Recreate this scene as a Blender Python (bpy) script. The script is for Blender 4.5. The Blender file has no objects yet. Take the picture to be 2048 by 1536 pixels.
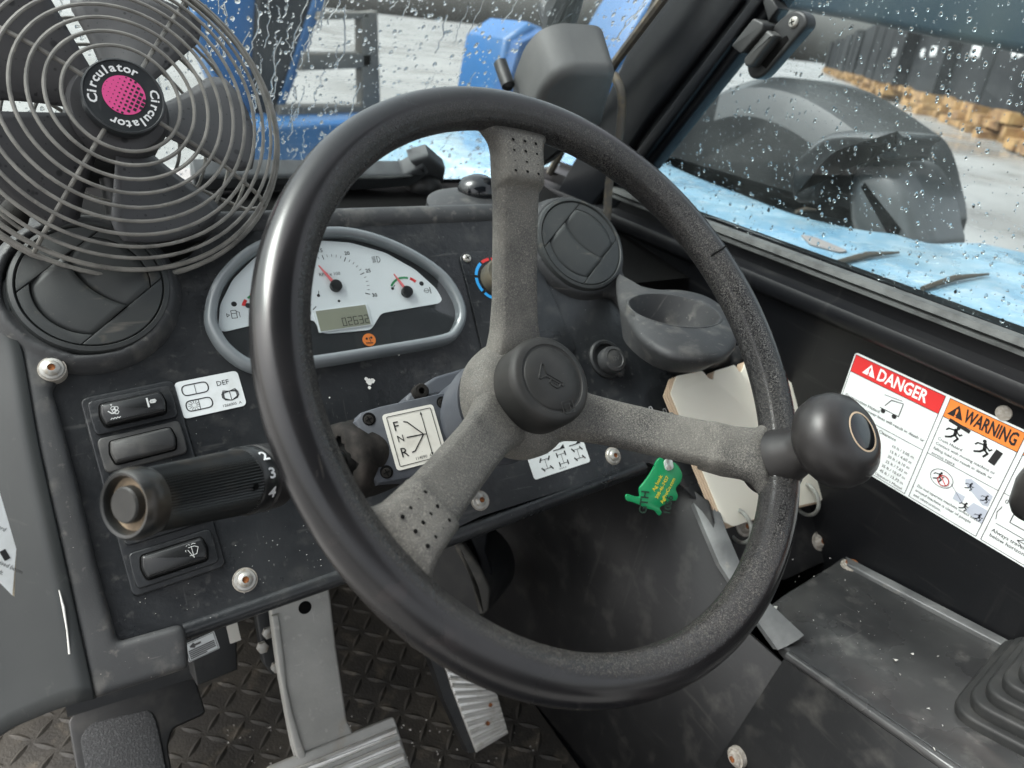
import bpy, bmesh, math, random
from mathutils import Vector, Matrix
R_ = math.radians
scene = bpy.context.scene
COL = scene.collection

# ---------------------------------------------------------------- camera, sky, sun, exposure
# world: X right across the cab, Y forward, Z up, metres, origin at the photographer's eye
CAMR = Matrix(((0.85875427, 0.14998994, -0.48994297),
               (-0.50261008, 0.43249115, -0.74855494),
               (0.09962029, 0.88907504, 0.44679008)))
FPX, CX, CY = 1420.0, 1024.0, 768.0
cam = bpy.data.cameras.new('camera')
cam.sensor_width = 36.0
cam.lens = FPX * 36.0 / 2048.0
cam.clip_start = 0.02
cam.clip_end = 2000
cam.dof.use_dof = True
cam.dof.focus_distance = 0.52
cam.dof.aperture_fstop = 8.5
camo = bpy.data.objects.new('camera', cam)
camo.matrix_world = CAMR.to_4x4()
COL.objects.link(camo)
scene.camera = camo

SUN_EL, SUN_AZ = R_(52), R_(-60)       # azimuth from +Y towards +X
wd = bpy.data.worlds.new('World')
scene.world = wd
wd.use_nodes = True
nt = wd.node_tree
sky = nt.nodes.new('ShaderNodeTexSky')
sky.sky_type = 'NISHITA'
sky.sun_disc = False
sky.sun_elevation = SUN_EL
sky.sun_rotation = SUN_AZ
sky.dust_density = 6.0
sky.air_density = 1.5
hs = nt.nodes.new('ShaderNodeHueSaturation')
hs.inputs['Saturation'].default_value = 0.22
nt.links.new(sky.outputs[0], hs.inputs['Color'])
bgn = nt.nodes['Background']
nt.links.new(hs.outputs[0], bgn.inputs['Color'])
bgn.inputs['Strength'].default_value = 0.15
sl = bpy.data.lights.new('sun', 'SUN')
sl.energy = 1.3
sl.angle = R_(25)
sl.color = (1.0, 0.97, 0.92)
so = bpy.data.objects.new('sun', sl)
so.rotation_euler = (R_(90) - SUN_EL, 0, -SUN_AZ + math.pi)
COL.objects.link(so)
scene.view_settings.view_transform = 'Standard'
scene.view_settings.look = 'None'
scene.view_settings.gamma = 1.0
scene.view_settings.exposure = 1.3
scene.cycles.max_bounces = 12
scene.cycles.transparent_max_bounces = 24
scene.cycles.caustics_reflective = False
scene.cycles.caustics_refractive = False

# ---------------------------------------------------------------- geometry helpers
def V(*a):
    return Vector(a)
def ray(x, y):
    return CAMR @ V((x - CX) / FPX, -(y - CY) / FPX, -1.0)
def hit(x, y, n, d):
    r = ray(x, y)
    return r * (d / r.dot(n))

class Frame:
    """a flat place in the cab: origin, u to the right, v up, n towards the viewer"""
    def __init__(s, o, u, n):
        s.o = Vector(o); s.n = Vector(n).normalized()
        u = Vector(u); s.u = (u - s.n * u.dot(s.n)).normalized(); s.v = s.n.cross(s.u)
    def p(s, u, v, h=0.0):
        return s.o + s.u * u + s.v * v + s.n * h
    def P(s, x, y, h=0.0):
        return hit(x, y, s.n, s.n.dot(s.o) + h)
    def uv(s, x, y, h=0.0):
        q = s.P(x, y, h) - s.o
        return (q.dot(s.u), q.dot(s.v))
    def tr(s, pts, h=0.0):
        return [s.uv(x, y, h) for x, y in pts]
    def up(s, h):
        return Frame(s.o + s.n * h, s.u, s.n)
    def at(s, u, v, h=0.0, rot=0.0):
        c, k = math.cos(rot), math.sin(rot)
        return Frame(s.p(u, v, h), s.u * c + s.v * k, s.n)
    def sub(s, tl, tr_, bl, h=0.0):
        """decal frame: origin at top left, returns frame, width, height"""
        a, b, c = s.P(*tl, h), s.P(*tr_, h), s.P(*bl, h)
        f = Frame(a, b - a, s.n)
        return f, (b - a).length, -(c - a).dot(f.v)

def area(p):
    return 0.5 * sum(p[i][0] * p[(i + 1) % len(p)][1] - p[(i + 1) % len(p)][0] * p[i][1] for i in range(len(p)))
def ccw(p):
    return list(p) if area(p) > 0 else list(p)[::-1]
def inset(p, d):
    """offset a ccw polygon inwards by d"""
    out = []; n = len(p)
    for i in range(n):
        a, b, c = Vector(p[i - 1]), Vector(p[i]), Vector(p[(i + 1) % n])
        e1 = (b - a); e2 = (c - b)
        if e1.length < 1e-9 or e2.length < 1e-9:
            out.append(tuple(b)); continue
        e1.normalize(); e2.normalize()
        n1 = V(-e1.y, e1.x); n2 = V(-e2.y, e2.x)
        m = n1 + n2
        k = max(0.35, 1 + n1.dot(n2))
        out.append(tuple(b + m * (d / k)))
    return out
def rnd(p, r, seg=5):
    """round the corners of a polygon; r one number or one per corner"""
    p = ccw(p); out = []; n = len(p)
    for i in range(n):
        a, b, c = Vector(p[i - 1]), Vector(p[i]), Vector(p[(i + 1) % n])
        rr = r[i] if isinstance(r, (list, tuple)) else r
        e1 = (a - b); e2 = (c - b)
        l1, l2 = e1.length, e2.length
        if l1 < 1e-9 or l2 < 1e-9: continue
        e1 /= l1; e2 /= l2
        t = min(rr, l1 * 0.48, l2 * 0.48)
        s0, s1 = b + e1 * t, b + e2 * t
        for k in range(seg + 1):
            w = k / seg
            out.append(tuple((1 - w) ** 2 * s0 + 2 * w * (1 - w) * b + w * w * s1))
    return out
def rect(cu, cv, w, h, r=0.0, rot=0.0, seg=5):
    q = [(-w / 2, -h / 2), (w / 2, -h / 2), (w / 2, h / 2), (-w / 2, h / 2)]
    if r: q = rnd(q, r, seg)
    c, k = math.cos(rot), math.sin(rot)
    return [(cu + a * c - b * k, cv + a * k + b * c) for a, b in q]
def circ(cu, cv, r, n=32, r2=None):
    r2 = r2 or r
    return [(cu + r * math.cos(2 * math.pi * i / n), cv + r2 * math.sin(2 * math.pi * i / n)) for i in range(n)]
def spline(pts, seg=6, closed=True):
    out = []; n = len(pts)
    for i in range(n if closed else n - 1):
        if closed: p0, p1, p2, p3 = (Vector(pts[(i + k) % n]) for k in (-1, 0, 1, 2))
        else: p0, p1, p2, p3 = (Vector(pts[min(max(i + k, 0), n - 1)]) for k in (-1, 0, 1, 2))
        for k in range(seg):
            t = k / seg
            out.append(tuple(0.5 * ((2 * p1) + (p2 - p0) * t + (2 * p0 - 5 * p1 + 4 * p2 - p3) * t * t + (3 * p1 - p0 - 3 * p2 + p3) * t ** 3)))
    if not closed: out.append(tuple(pts[-1]))
    return out

class MB:
    """collects shapes and links them as one mesh object"""
    def __init__(s): s.v = []; s.f = []
    def add(s, vs, fs):
        k = len(s.v); s.v += [tuple(q) for q in vs]; s.f += [tuple(i + k for i in f) for f in fs]; return s
    def rings(s, rs, cap0=True, cap1=True, loop=False):
        n = len(rs[0]); vs = [p for r in rs for p in r]; fs = []
        m = len(rs)
        for j in range(m if loop else m - 1):
            a, b = j * n, ((j + 1) % m) * n
            for i in range(n):
                k = (i + 1) % n
                fs.append((a + i, a + k, b + k, b + i))
        if cap0 and not loop: fs.append(tuple(range(n))[::-1])
        if cap1 and not loop: fs.append(tuple(range((m - 1) * n, m * n)))
        return s.add(vs, fs)
    def prism(s, fr, pts, h0, h1, r=0.0, seg=3, slope=0.0):
        p = ccw(pts); rs = [[fr.p(a, b, h0) for a, b in (inset(p, -slope) if slope else p)]]
        if r > 0:
            for k in range(seg + 1):
                t = math.pi / 2 * k / seg
                q = inset(p, r * (1 - math.cos(t)))
                rs.append([fr.p(a, b, h1 - r + r * math.sin(t)) for a, b in q])
        else: rs.append([fr.p(a, b, h1) for a, b in p])
        return s.rings(rs)
    def sheet(s, fr, pts, h):
        p = ccw(pts); return s.add([fr.p(a, b, h) for a, b in p], [tuple(range(len(p)))])
    def lathe(s, fr, cu, cv, prof, n=40, cap0=True, cap1=True, sy=1.0):
        rs = [[fr.p(cu + r * math.cos(2 * math.pi * i / n), cv + sy * r * math.sin(2 * math.pi * i / n), h) for i in range(n)] for r, h in prof]
        return s.rings(rs, cap0, cap1)
    def tube(s, pts, r, n=8, closed=False, caps=True):
        pts = [Vector(p) for p in pts]; m = len(pts); rs = []
        t0 = (pts[1] - pts[0]).normalized()
        nn = t0.orthogonal().normalized()
        for i in range(m):
            if closed: t = (pts[(i + 1) % m] - pts[i - 1])
            else: t = pts[min(i + 1, m - 1)] - pts[max(i - 1, 0)]
            t.normalize()
            nn = (nn - t * nn.dot(t))
            nn = nn.normalized() if nn.length > 1e-9 else t.orthogonal().normalized()
            bb = t.cross(nn); rr = r[i] if isinstance(r, (list, tuple)) else r
            rs.append([pts[i] + (nn * math.cos(2 * math.pi * k / n) + bb * math.sin(2 * math.pi * k / n)) * rr for k in range(n)])
        return s.rings(rs, caps, caps, loop=closed)
    def line(s, fr, pts, w, h, closed=False):
        """flat printed stroke"""
        n = len(pts)
        for i in range(n if closed else n - 1):
            a, b = Vector(pts[i]), Vector(pts[(i + 1) % n])
            d = b - a
            if d.length < 1e-9: continue
            d.normalize(); q = V(-d.y, d.x) * (w / 2); a = a - d * (w * .3); b = b + d * (w * .3)
            s.add([fr.p(*(a - q), h), fr.p(*(b - q), h), fr.p(*(b + q), h), fr.p(*(a + q), h)], [(0, 1, 2, 3)])
        return s
    def text(s, fr, body, u, v, size, h=0.0, rot=0.0, align='LEFT', sx=1.0, bold=0.0, ital=0.0):
        c = bpy.data.curves.new('t', 'FONT'); c.body = body; c.size = size; c.align_x = align
        c.resolution_u = 2; c.offset = bold; c.shear = ital; c.fill_mode = 'FRONT'
        o = bpy.data.objects.new('t', c); me = bpy.data.meshes.new_from_object(o)
        cc, k = math.cos(rot), math.sin(rot); vs = []
        for q in me.vertices:
            x, y = q.co.x * sx, q.co.y
            vs.append(fr.p(u + x * cc - y * k, v + x * k + y * cc, h))
        s.add(vs, [tuple(p.vertices) for p in me.polygons])
        bpy.data.meshes.remove(me); bpy.data.objects.remove(o); bpy.data.curves.remove(c)
        return s
    def mesh(s, name, ang=35):
        me = bpy.data.meshes.new(name); me.from_pydata(s.v, [], s.f); me.validate()
        bm = bmesh.new(); bm.from_mesh(me); bmesh.ops.recalc_face_normals(bm, faces=bm.faces); bm.to_mesh(me); bm.free()
        me.polygons.foreach_set('use_smooth', [True] * len(me.polygons))
        me.set_sharp_from_angle(angle=R_(ang)); return me
    def build(s, name, mat, parent=None, ang=35, flat=False):
        if flat:      # printed sheets: keep the face order as drawn
            me = bpy.data.meshes.new(name); me.from_pydata(s.v, [], s.f)
        else: me = s.mesh(name, ang)
        o = bpy.data.objects.new(name, me); COL.objects.link(o); me.materials.append(mat)
        if parent is not None: child(o, parent)
        return o

def child(o, par):
    o.parent = par       # meshes are modelled in place; only the Empties carry a location
    o.matrix_parent_inverse = Matrix.Translation(-par.location) if par.parent is None else Matrix.Identity(4)
def tag(o, label, cat, group=None):
    o['label'] = label; o['category'] = cat
    if group: o['group'] = group
    return o
def thing(name, label, cat, loc, group=None):
    o = bpy.data.objects.new(name, None); o.empty_display_size = 0.03; o.location = loc
    COL.objects.link(o); return tag(o, label, cat, group)
def kind(o, k):
    o['kind'] = k; return o
def soften(o, voxel, it=6):
    """melt joined lumps of moulded plastic into one skin"""
    m = o.modifiers.new('r', 'REMESH'); m.mode = 'VOXEL'; m.voxel_size = voxel
    q = o.modifiers.new('s', 'SMOOTH'); q.iterations = it; q.factor = 0.5
    dg = bpy.context.evaluated_depsgraph_get()
    me = bpy.data.meshes.new_from_object(o.evaluated_get(dg))
    o.modifiers.clear(); old = o.data; mats = [x for x in old.materials]
    o.data = me
    if not me.materials:
        for x in mats: me.materials.append(x)
    me.polygons.foreach_set('use_smooth', [True] * len(me.polygons))
    return o

# ---------------------------------------------------------------- materials
def pm(name, col, rough=0.5, metal=0.0, spec=0.5, var=None, bump=None, speck=None, coat=0.0, grain=None, rvar=None, scratch=None, wear=None):
    m = bpy.data.materials.new(name); m.use_nodes = True; t = m.node_tree; N, L = t.nodes, t.links
    b = N['Principled BSDF']; tc = N.new('ShaderNodeTexCoord').outputs['Object']
    b.inputs['Roughness'].default_value = rough; b.inputs['Metallic'].default_value = metal
    b.inputs['Specular IOR Level'].default_value = spec; b.inputs['Coat Weight'].default_value = coat
    b.inputs['Coat Roughness'].default_value = 0.08
    def rgb(c):
        n = N.new('ShaderNodeRGB'); n.outputs[0].default_value = (*c, 1); return n.outputs[0]
    def noise(sc, det=4, dist=0.0, stretch=None, rough_=.55):
        n = N.new('ShaderNodeTexNoise'); n.inputs['Scale'].default_value = sc; n.inputs['Detail'].default_value = det
        n.inputs['Distortion'].default_value = dist; n.inputs['Roughness'].default_value = rough_
        if stretch:
            mp = N.new('ShaderNodeMapping'); mp.inputs['Scale'].default_value = stretch[:3]
            if len(stretch) > 3: mp.inputs['Rotation'].default_value = stretch[3:6]
            L.new(tc, mp.inputs['Vector']); L.new(mp.outputs[0], n.inputs['Vector'])
        else: L.new(tc, n.inputs['Vector'])
        return n.outputs['Fac']
    def ramp(src, lo, hi):
        r = N.new('ShaderNodeMapRange'); r.inputs['From Min'].default_value = lo; r.inputs['From Max'].default_value = hi
        L.new(src, r.inputs['Value']); return r.outputs[0]
    def mix(fac, a, c):
        n = N.new('ShaderNodeMix'); n.data_type = 'RGBA'; L.new(fac, n.inputs[0]); L.new(a, n.inputs[6]); L.new(c, n.inputs[7]); return n.outputs[2]
    c = rgb(col)
    if var:
        for (sc, c2, lo, hi) in (var if isinstance(var, list) else [var]):
            c = mix(ramp(noise(sc, 6), lo, hi), c, rgb(c2))
    hgt = None
    if grain:      # leather-like grain: pale dust lies in the valleys
        sc, c2, lo, hi, st = grain
        g = noise(sc, 1.5, 1.2)
        gm = ramp(g, lo, hi)
        if wear:       # where hands have polished the grain away
            at = N.new('ShaderNodeAttribute'); at.attribute_name = wear
            mw = N.new('ShaderNodeMath'); mw.operation = 'MULTIPLY'; L.new(gm, mw.inputs[0]); L.new(at.outputs['Fac'], mw.inputs[1]); gm = mw.outputs[0]
        if var:
            dn = ramp(noise(14, 3), .2, .55)
            mm = N.new('ShaderNodeMath'); mm.operation = 'MULTIPLY'; L.new(gm, mm.inputs[0]); L.new(dn, mm.inputs[1]); gm2 = mm.outputs[0]
        else: gm2 = gm
        c = mix(gm2, c, rgb(c2)); hgt = (gm, -st, 0.0006)
    if scratch:
        sc, c2, lo, hi = scratch
        for st_ in ((1, .05, .12, 0, 0, .5), (.08, 1, .06, .5, 0, .15), (.1, .07, 1, .3, .6, 0), (1, .08, .9, .3, .7, -.9)):
            c = mix(ramp(noise(sc, 3, 0.4, st_), lo, hi), c, rgb(c2))
    if speck:
        for (sc, thr, c2) in (speck if isinstance(speck, list) else [speck]):
            vo = N.new('ShaderNodeTexVoronoi'); vo.inputs['Scale'].default_value = sc; L.new(tc, vo.inputs['Vector'])
            c = mix(ramp(vo.outputs['Distance'], thr, thr * .6), c, rgb(c2))
    L.new(c, b.inputs['Base Color'])
    if rvar:
        sc, lo, hi = rvar; r = N.new('ShaderNodeMapRange'); r.inputs['From Min'].default_value = .35; r.inputs['From Max'].default_value = .65
        r.inputs['To Min'].default_value = lo; r.inputs['To Max'].default_value = hi
        L.new(noise(sc, 5), r.inputs['Value']); L.new(r.outputs[0], b.inputs['Roughness'])
    if bump or hgt:
        nrm = None
        if hgt:
            bn = N.new('ShaderNodeBump'); bn.inputs['Strength'].default_value = abs(hgt[1]); bn.inputs['Distance'].default_value = hgt[2]; bn.invert = hgt[1] < 0
            L.new(hgt[0], bn.inputs['Height']); nrm = bn.outputs[0]
        if bump:
            sc, st, di = bump; bn = N.new('ShaderNodeBump'); bn.inputs['Strength'].default_value = st; bn.inputs['Distance'].default_value = di
            L.new(noise(sc, 3), bn.inputs['Height'])
            if nrm: L.new(nrm, bn.inputs['Normal'])
            nrm = bn.outputs[0]
        L.new(nrm, b.inputs['Normal'])
    return m
def glassy(name, tint, ior=1.45, rough=0.02, haze=0.0, hcol=(.6, .65, .65)):
    """thin pane: clear with a Fresnel sheen and a film of dirt"""
    m = bpy.data.materials.new(name); m.use_nodes = True; t = m.node_tree; N, L = t.nodes, t.links
    N.remove(N['Principled BSDF']); out = N['Material Output']
    tr = N.new('ShaderNodeBsdfTransparent'); tr.inputs[0].default_value = (*tint, 1)
    gl = N.new('ShaderNodeBsdfGlossy'); gl.inputs['Roughness'].default_value = rough
    fr = N.new('ShaderNodeFresnel')
    ge = N.new('ShaderNodeNewGeometry'); io = N.new('ShaderNodeMapRange')       # the same sheen from either side of the thin pane
    io.inputs['To Min'].default_value = ior; io.inputs['To Max'].default_value = 1 / ior
    L.new(ge.outputs['Backfacing'], io.inputs['Value']); L.new(io.outputs[0], fr.inputs[0])
    mx = N.new('ShaderNodeMixShader'); L.new(fr.outputs[0], mx.inputs[0]); L.new(tr.outputs[0], mx.inputs[1]); L.new(gl.outputs[0], mx.inputs[2])
    res = mx.outputs[0]
    if haze:
        df = N.new('ShaderNodeBsdfDiffuse'); df.inputs[0].default_value = (*hcol, 1)
        no = N.new('ShaderNodeTexNoise'); no.inputs['Scale'].default_value = 14; no.inputs['Detail'].default_value = 6
        tc = N.new('ShaderNodeTexCoord'); L.new(tc.outputs['Object'], no.inputs['Vector'])
        mr = N.new('ShaderNodeMapRange'); mr.inputs['From Min'].default_value = .35; mr.inputs['From Max'].default_value = .75
        mr.inputs['To Min'].default_value = haze * .3; mr.inputs['To Max'].default_value = haze * 1.6
        L.new(no.outputs['Fac'], mr.inputs['Value'])
        m2 = N.new('ShaderNodeMixShader'); L.new(mr.outputs[0], m2.inputs[0]); L.new(res, m2.inputs[1]); L.new(df.outputs[0], m2.inputs[2]); res = m2.outputs[0]
    L.new(res, out.inputs[0]); return m
def water(name):
    m = bpy.data.materials.new(name); m.use_nodes = True; b = m.node_tree.nodes['Principled BSDF']
    b.inputs['Transmission Weight'].default_value = 1; b.inputs['IOR'].default_value = 1.33; b.inputs['Roughness'].default_value = 0.0
    return m

DUST = (.21, .195, .17)
M = {}
M['panel'] = pm('black painted steel', (.012, .0135, .0155), .34, spec=.45, var=[(7, (.030, .032, .034), .42, .70), (30, (.060, .060, .058), .56, .82), (110, (.085, .083, .078), .62, .82)], bump=(190, .45, .0008), speck=[(160, .04, (.3, .29, .27)), (75, .025, (.5, .5, .48))], rvar=(16, .24, .46), scratch=(220, (.085, .085, .083), .68, .84))
M['mould'] = pm('grey black moulded plastic', (.030, .031, .033), .52, spec=.4, var=[(9, (.058, .059, .060), .4, .7), (38, (.125, .12, .11), .55, .80), (120, (.16, .15, .135), .62, .8)], bump=(900, .35, .0004), speck=[(210, .035, (.3, .29, .26)), (95, .035, (.34, .32, .29))], scratch=(300, (.17, .162, .15), .70, .85))
M['cheek'] = pm('smooth grey plastic cheek', (.021, .0235, .024), .42, spec=.4, var=[(5, (.036, .039, .039), .4, .7), (26, (.07, .07, .066), .6, .85)], bump=(700, .1, .0003), scratch=(120, (.07, .07, .067), .68, .86))
M['vent'] = pm('vent plastic', (.028, .031, .032), .5, spec=.4, var=[(14, (.05, .052, .05), .4, .7), (50, (.13, .115, .09), .62, .85)], bump=(1200, .2, .0003), scratch=(260, (.12, .11, .095), .68, .86))
M['gap'] = pm('dark gap', (.004, .004, .004), .8, spec=.1)
M['rim'] = pm('worn rim rubber', (.009, .009, .010), .22, spec=.5, var=[(12, (.017, .0158, .0165), .42, .7), (50, (.03, .025, .025), .62, .85)], grain=(1150, (.085, .080, .070), .49, .66, .6), rvar=(9, .17, .32), scratch=(140, (.06, .055, .05), .72, .88), wear='wear')
M['spoke'] = pm('dusty grained spoke', (.075, .073, .070), .5, spec=.4, var=[(13, (.19, .182, .162), .40, .62), (40, (.05, .049, .047), .58, .78)], grain=(1100, (.30, .285, .25), .46, .66, .9), bump=(60, .1, .001))
M['hornpad'] = pm('horn pad rubber', (.022, .022, .021), .5, spec=.35, var=(26, (.045, .043, .04), .45, .75), bump=(900, .15, .0003), speck=(240, .03, (.3, .28, .25)))
M['knob'] = pm('knob plastic', (.017, .016, .016), .38, spec=.45, var=(30, (.03, .028, .027), .45, .7), bump=(1500, .08, .0002), speck=(260, .03, (.1, .09, .08)))
M['gloss'] = pm('glossy black inlay', (.006, .007, .009), .06, spec=.6)
M['grip'] = pm('lever grip plastic', (.013, .014, .014), .32, spec=.45, var=[(40, (.06, .05, .038), .52, .78)], bump=(900, .1, .0003))
M['house'] = pm('selector housing', (.05, .055, .066), .55, spec=.35, var=[(30, (.10, .105, .115), .45, .75)], bump=(700, .2, .0004), speck=(170, .04, (.22, .22, .22)))
M['boot'] = pm('dusty rubber boot', (.012, .011, .010), .8, spec=.2, var=(60, (.035, .030, .027), .48, .72), bump=(160, .5, .001))
M['cluster'] = pm('silver grey gloss bezel', (.17, .19, .20), .2, spec=.5, var=(30, (.20, .215, .225), .4, .7), coat=.3)
M['dial'] = pm('white dial', (.72, .75, .76), .45)
M['dialdark'] = pm('dark dial strip', (.02, .022, .024), .4)
M['lcd'] = pm('lcd', (.27, .275, .21), .35)
M['lcdfig'] = pm('lcd digits', (.03, .03, .025), .5)
M['needle'] = pm('red needle', (.75, .16, .17), .35)
M['ink'] = pm('black ink', (.012, .012, .013), .5)
M['greyink'] = pm('grey ink', (.1, .1, .1), .5)
M['green'] = pm('green print', (.03, .26, .09), .5)
M['red'] = pm('red print', (.62, .03, .03), .45)
M['blue'] = pm('blue print', (.03, .33, .75), .5)
M['orange'] = pm('orange print', (.80, .22, .04), .45)
M['label'] = pm('white label', (.74, .77, .77), .4, var=(90, (.62, .64, .62), .55, .85))
M['labelw'] = pm('aged label', (.70, .68, .62), .45, var=(70, (.5, .47, .42), .55, .9), speck=(150, .05, (.45, .4, .33)))
M['white'] = pm('white print', (.8, .8, .8), .5)
M['paleink'] = pm('pale switch print', (.55, .56, .55), .5)
M['rocker'] = pm('rocker plastic', (.012, .0125, .013), .3, spec=.5, bump=(1500, .1, .0002))
M['rockblank'] = pm('blank rocker plastic', (.035, .035, .035), .5, var=(60, (.075, .073, .068), .5, .75), bump=(900, .2, .0003))
M['screw'] = pm('zinc screw', (.46, .45, .42), .42, metal=.55, var=(220, (.3, .25, .19), .5, .75))
M['rust'] = pm('rust', (.30, .105, .03), .9, var=(400, (.1, .035, .015), .45, .65))
M['corr'] = pm('corroded washer', (.30, .27, .23), .8, var=(260, (.42, .39, .35), .4, .65), bump=(400, .5, .001))
M['fanwire'] = pm('coated fan wire', (.25, .24, .22), .42, spec=.45, var=[(60, (.14, .135, .125), .42, .66), (240, (.34, .32, .28), .58, .82)])
M['fanblade'] = pm('fan blade plastic', (.066, .066, .070), .40, var=(12, (.09, .087, .092), .4, .7), speck=[(120, .16, (.022, .022, .025)), (60, .17, (.024, .024, .027)), (230, .14, (.024, .024, .027))], bump=(500, .1, .0003))
M['fanbadge'] = pm('fan badge', (.022, .025, .028), .4, var=(60, (.04, .043, .045), .45, .7), scratch=(300, (.07, .07, .07), .66, .85))
M['pink'] = pm('pink print', (.80, .09, .30), .45)
M['blackmetal'] = pm('black painted frame', (.005, .006, .008), .35, spec=.25, var=(12, (.010, .011, .013), .4, .7), bump=(160, .15, .0006), speck=(90, .02, (.12, .12, .12)))
M['wall'] = pm('black cab wall', (.0065, .007, .0085), .40, spec=.28, var=[(6, (.014, .014, .015), .4, .75)], bump=(420, .15, .0004), speck=(85, .022, (.18, .18, .17)), scratch=(110, (.03, .03, .03), .64, .85))
M['seal'] = pm('window seal', (.085, .09, .088), .6, var=(40, (.025, .026, .026), .45, .7), bump=(200, .3, .001))
M['grime'] = pm('grey dusty frame', (.13, .14, .145), .6, var=(30, (.08, .085, .09), .4, .7))
M['motor'] = pm('grey wiper motor cover', (.115, .118, .118), .55, var=[(12, (.16, .162, .158), .4, .7), (40, (.22, .19, .14), .66, .9)], bump=(300, .15, .0006), scratch=(90, (.26, .25, .23), .72, .9))
M['cable'] = pm('cable sheath', (.12, .11, .095), .6, var=(80, (.25, .2, .13), .5, .8))
M['kick'] = pm('black kick plate', (.016, .0165, .0175), .48, spec=.4, var=[(8, (.024, .024, .025), .4, .72), (30, (.065, .063, .059), .55, .8)], bump=(300, .2, .0006), speck=[(60, .025, (.28, .27, .25)), (25, .012, (.3, .29, .27))], scratch=(95, (.055, .054, .051), .64, .88))
M['console'] = pm('black console top', (.018, .0185, .020), .30, spec=.5, var=[(9, (.05, .051, .051), .4, .66), (40, (.11, .108, .103), .56, .8)], bump=(200, .15, .0005), speck=[(60, .03, (.35, .34, .32)), (150, .03, (.2, .2, .2))], rvar=(11, .17, .45), scratch=(170, (.11, .11, .105), .69, .85))
M['worn'] = pm('worn steel edge', (.16, .165, .165), .5, metal=.2, var=[(20, (.08, .083, .085), .4, .65), (60, (.3, .28, .24), .62, .85)], bump=(200, .3, .001))
M['bellow'] = pm('rubber bellows', (.022, .023, .023), .55, spec=.35, var=(26, (.06, .06, .057), .5, .8), speck=(120, .03, (.2, .19, .17)))
M['card'] = pm('cream plastic card', (.88, .85, .73), .45, var=[(9, (.90, .87, .77), .4, .7), (50, (.66, .61, .5), .72, .95)])
M['cardedge'] = pm('aged card edge', (.55, .42, .29), .6)
M['ring'] = pm('galvanised wire', (.32, .33, .31), .5, metal=.4, var=(120, (.2, .19, .17), .45, .7))
M['tag'] = pm('green plastic tag', (.005, .24, .085), .3, spec=.5)
M['yellow'] = pm('yellow print', (.70, .58, .03), .5)
M['marker'] = pm('marker ink', (.01, .035, .02), .5)
M['clear'] = pm('clear plastic', (.55, .62, .58), .2)
M['alu'] = pm('cast aluminium', (.46, .455, .43), .5, metal=.4, var=[(14, (.33, .33, .31), .4, .7), (30, (.34, .27, .18), .62, .85), (120, (.55, .54, .51), .6, .8)], bump=(260, .3, .0006), scratch=(200, (.6, .59, .56), .7, .86))
M['alushine'] = pm('polished aluminium ribs', (.78, .77, .73), .32, metal=.6, var=[(70, (.5, .47, .4), .52, .8)])
M['mat'] = pm('dirty rubber mat', (.032, .030, .027), .6, spec=.35, var=[(7, (.07, .063, .052), .42, .66), (34, (.125, .108, .083), .56, .8)], bump=(300, .5, .002), speck=(55, .04, (.2, .17, .13)))
M['grit'] = pm('grit foot pad', (.022, .024, .026), .6, var=(500, (.09, .093, .097), .55, .72), bump=(500, .8, .001))
M['plastic'] = pm('black hose plastic', (.012, .013, .014), .45, var=(40, (.035, .034, .032), .5, .8))
M['chip'] = pm('white chips', (.75, .74, .70), .7)
M['paper'] = pm('booklet pages', (.55, .48, .36), .7)
M['cyan'] = pm('blue paint with painted sky sheen', (.17, .35, .50), .3, spec=.5, var=[(5, (.27, .44, .54), .38, .66), (45, (.46, .56, .60), .50, .80), (14, (.36, .50, .58), .55, .75)], rvar=(8, .12, .4), coat=.5)  # pale base and mottling stand in for sky reflected on wet paint
M['bluepaint'] = pm('blue machine paint', (.018, .12, .32), .4, var=[(2, (.03, .10, .22), .4, .7), (9, (.10, .18, .26), .6, .85)])
M['darkmach'] = pm('dark machine', (.012, .014, .018), .5, var=(3, (.03, .032, .035), .4, .7))
M['greymach'] = pm('weathered grey frame', (.10, .098, .09), .6, var=(4, (.17, .16, .14), .4, .7))
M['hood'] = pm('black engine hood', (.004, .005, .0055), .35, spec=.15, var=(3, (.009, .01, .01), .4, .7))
M['hoodsheen'] = pm('hood top painted sky sheen', (.045, .047, .047), .22, spec=.5, var=(4, (.03, .032, .032), .4, .7))  # lighter grey imitates the sky's reflection along the top
M['wrap'] = pm('black lumber wrap', (.010, .011, .013), .6, spec=.15, var=(.5, (.022, .023, .026), .4, .7))
M['wood'] = pm('sawn lumber', (.34, .20, .075), .75, var=[(1.1, (.16, .08, .03), .42, .6), (4, (.48, .33, .15), .52, .75)])
M['ground'] = pm('wet yard', (.215, .213, .205), .28, var=[(.12, (.28, .277, .267), .4, .65), (1.1, (.15, .149, .142), .52, .78)], rvar=(.25, .12, .5))
M['boom'] = pm('dark boom paint', (.006, .022, .036), .5, spec=.25, var=(3, (.012, .028, .03), .4, .7))
M['glass'] = glassy('windscreen glass', (.93, .97, .97), haze=.075, hcol=(.75, .78, .78))
M['sideglass'] = glassy('side glass', (.90, .95, .96), ior=1.28, haze=.014)
M['lens'] = glassy('clear lens', (.97, .98, .98))
M['water'] = water('rain water')
M['leaf'] = pm('dead twigs', (.06, .045, .03), .8)

# ================================================================ SETTING OUTSIDE
GZ = -1.9
XYf = Frame((0, 0, 0), (1, 0, 0), (0, 0, 1))
g = MB().add([(-400, -300, GZ), (900, -300, GZ), (900, 900, GZ), (-400, 900, GZ)], [(0, 1, 2, 3)]).build('ground', M['ground'])
kind(g, 'structure')

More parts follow.
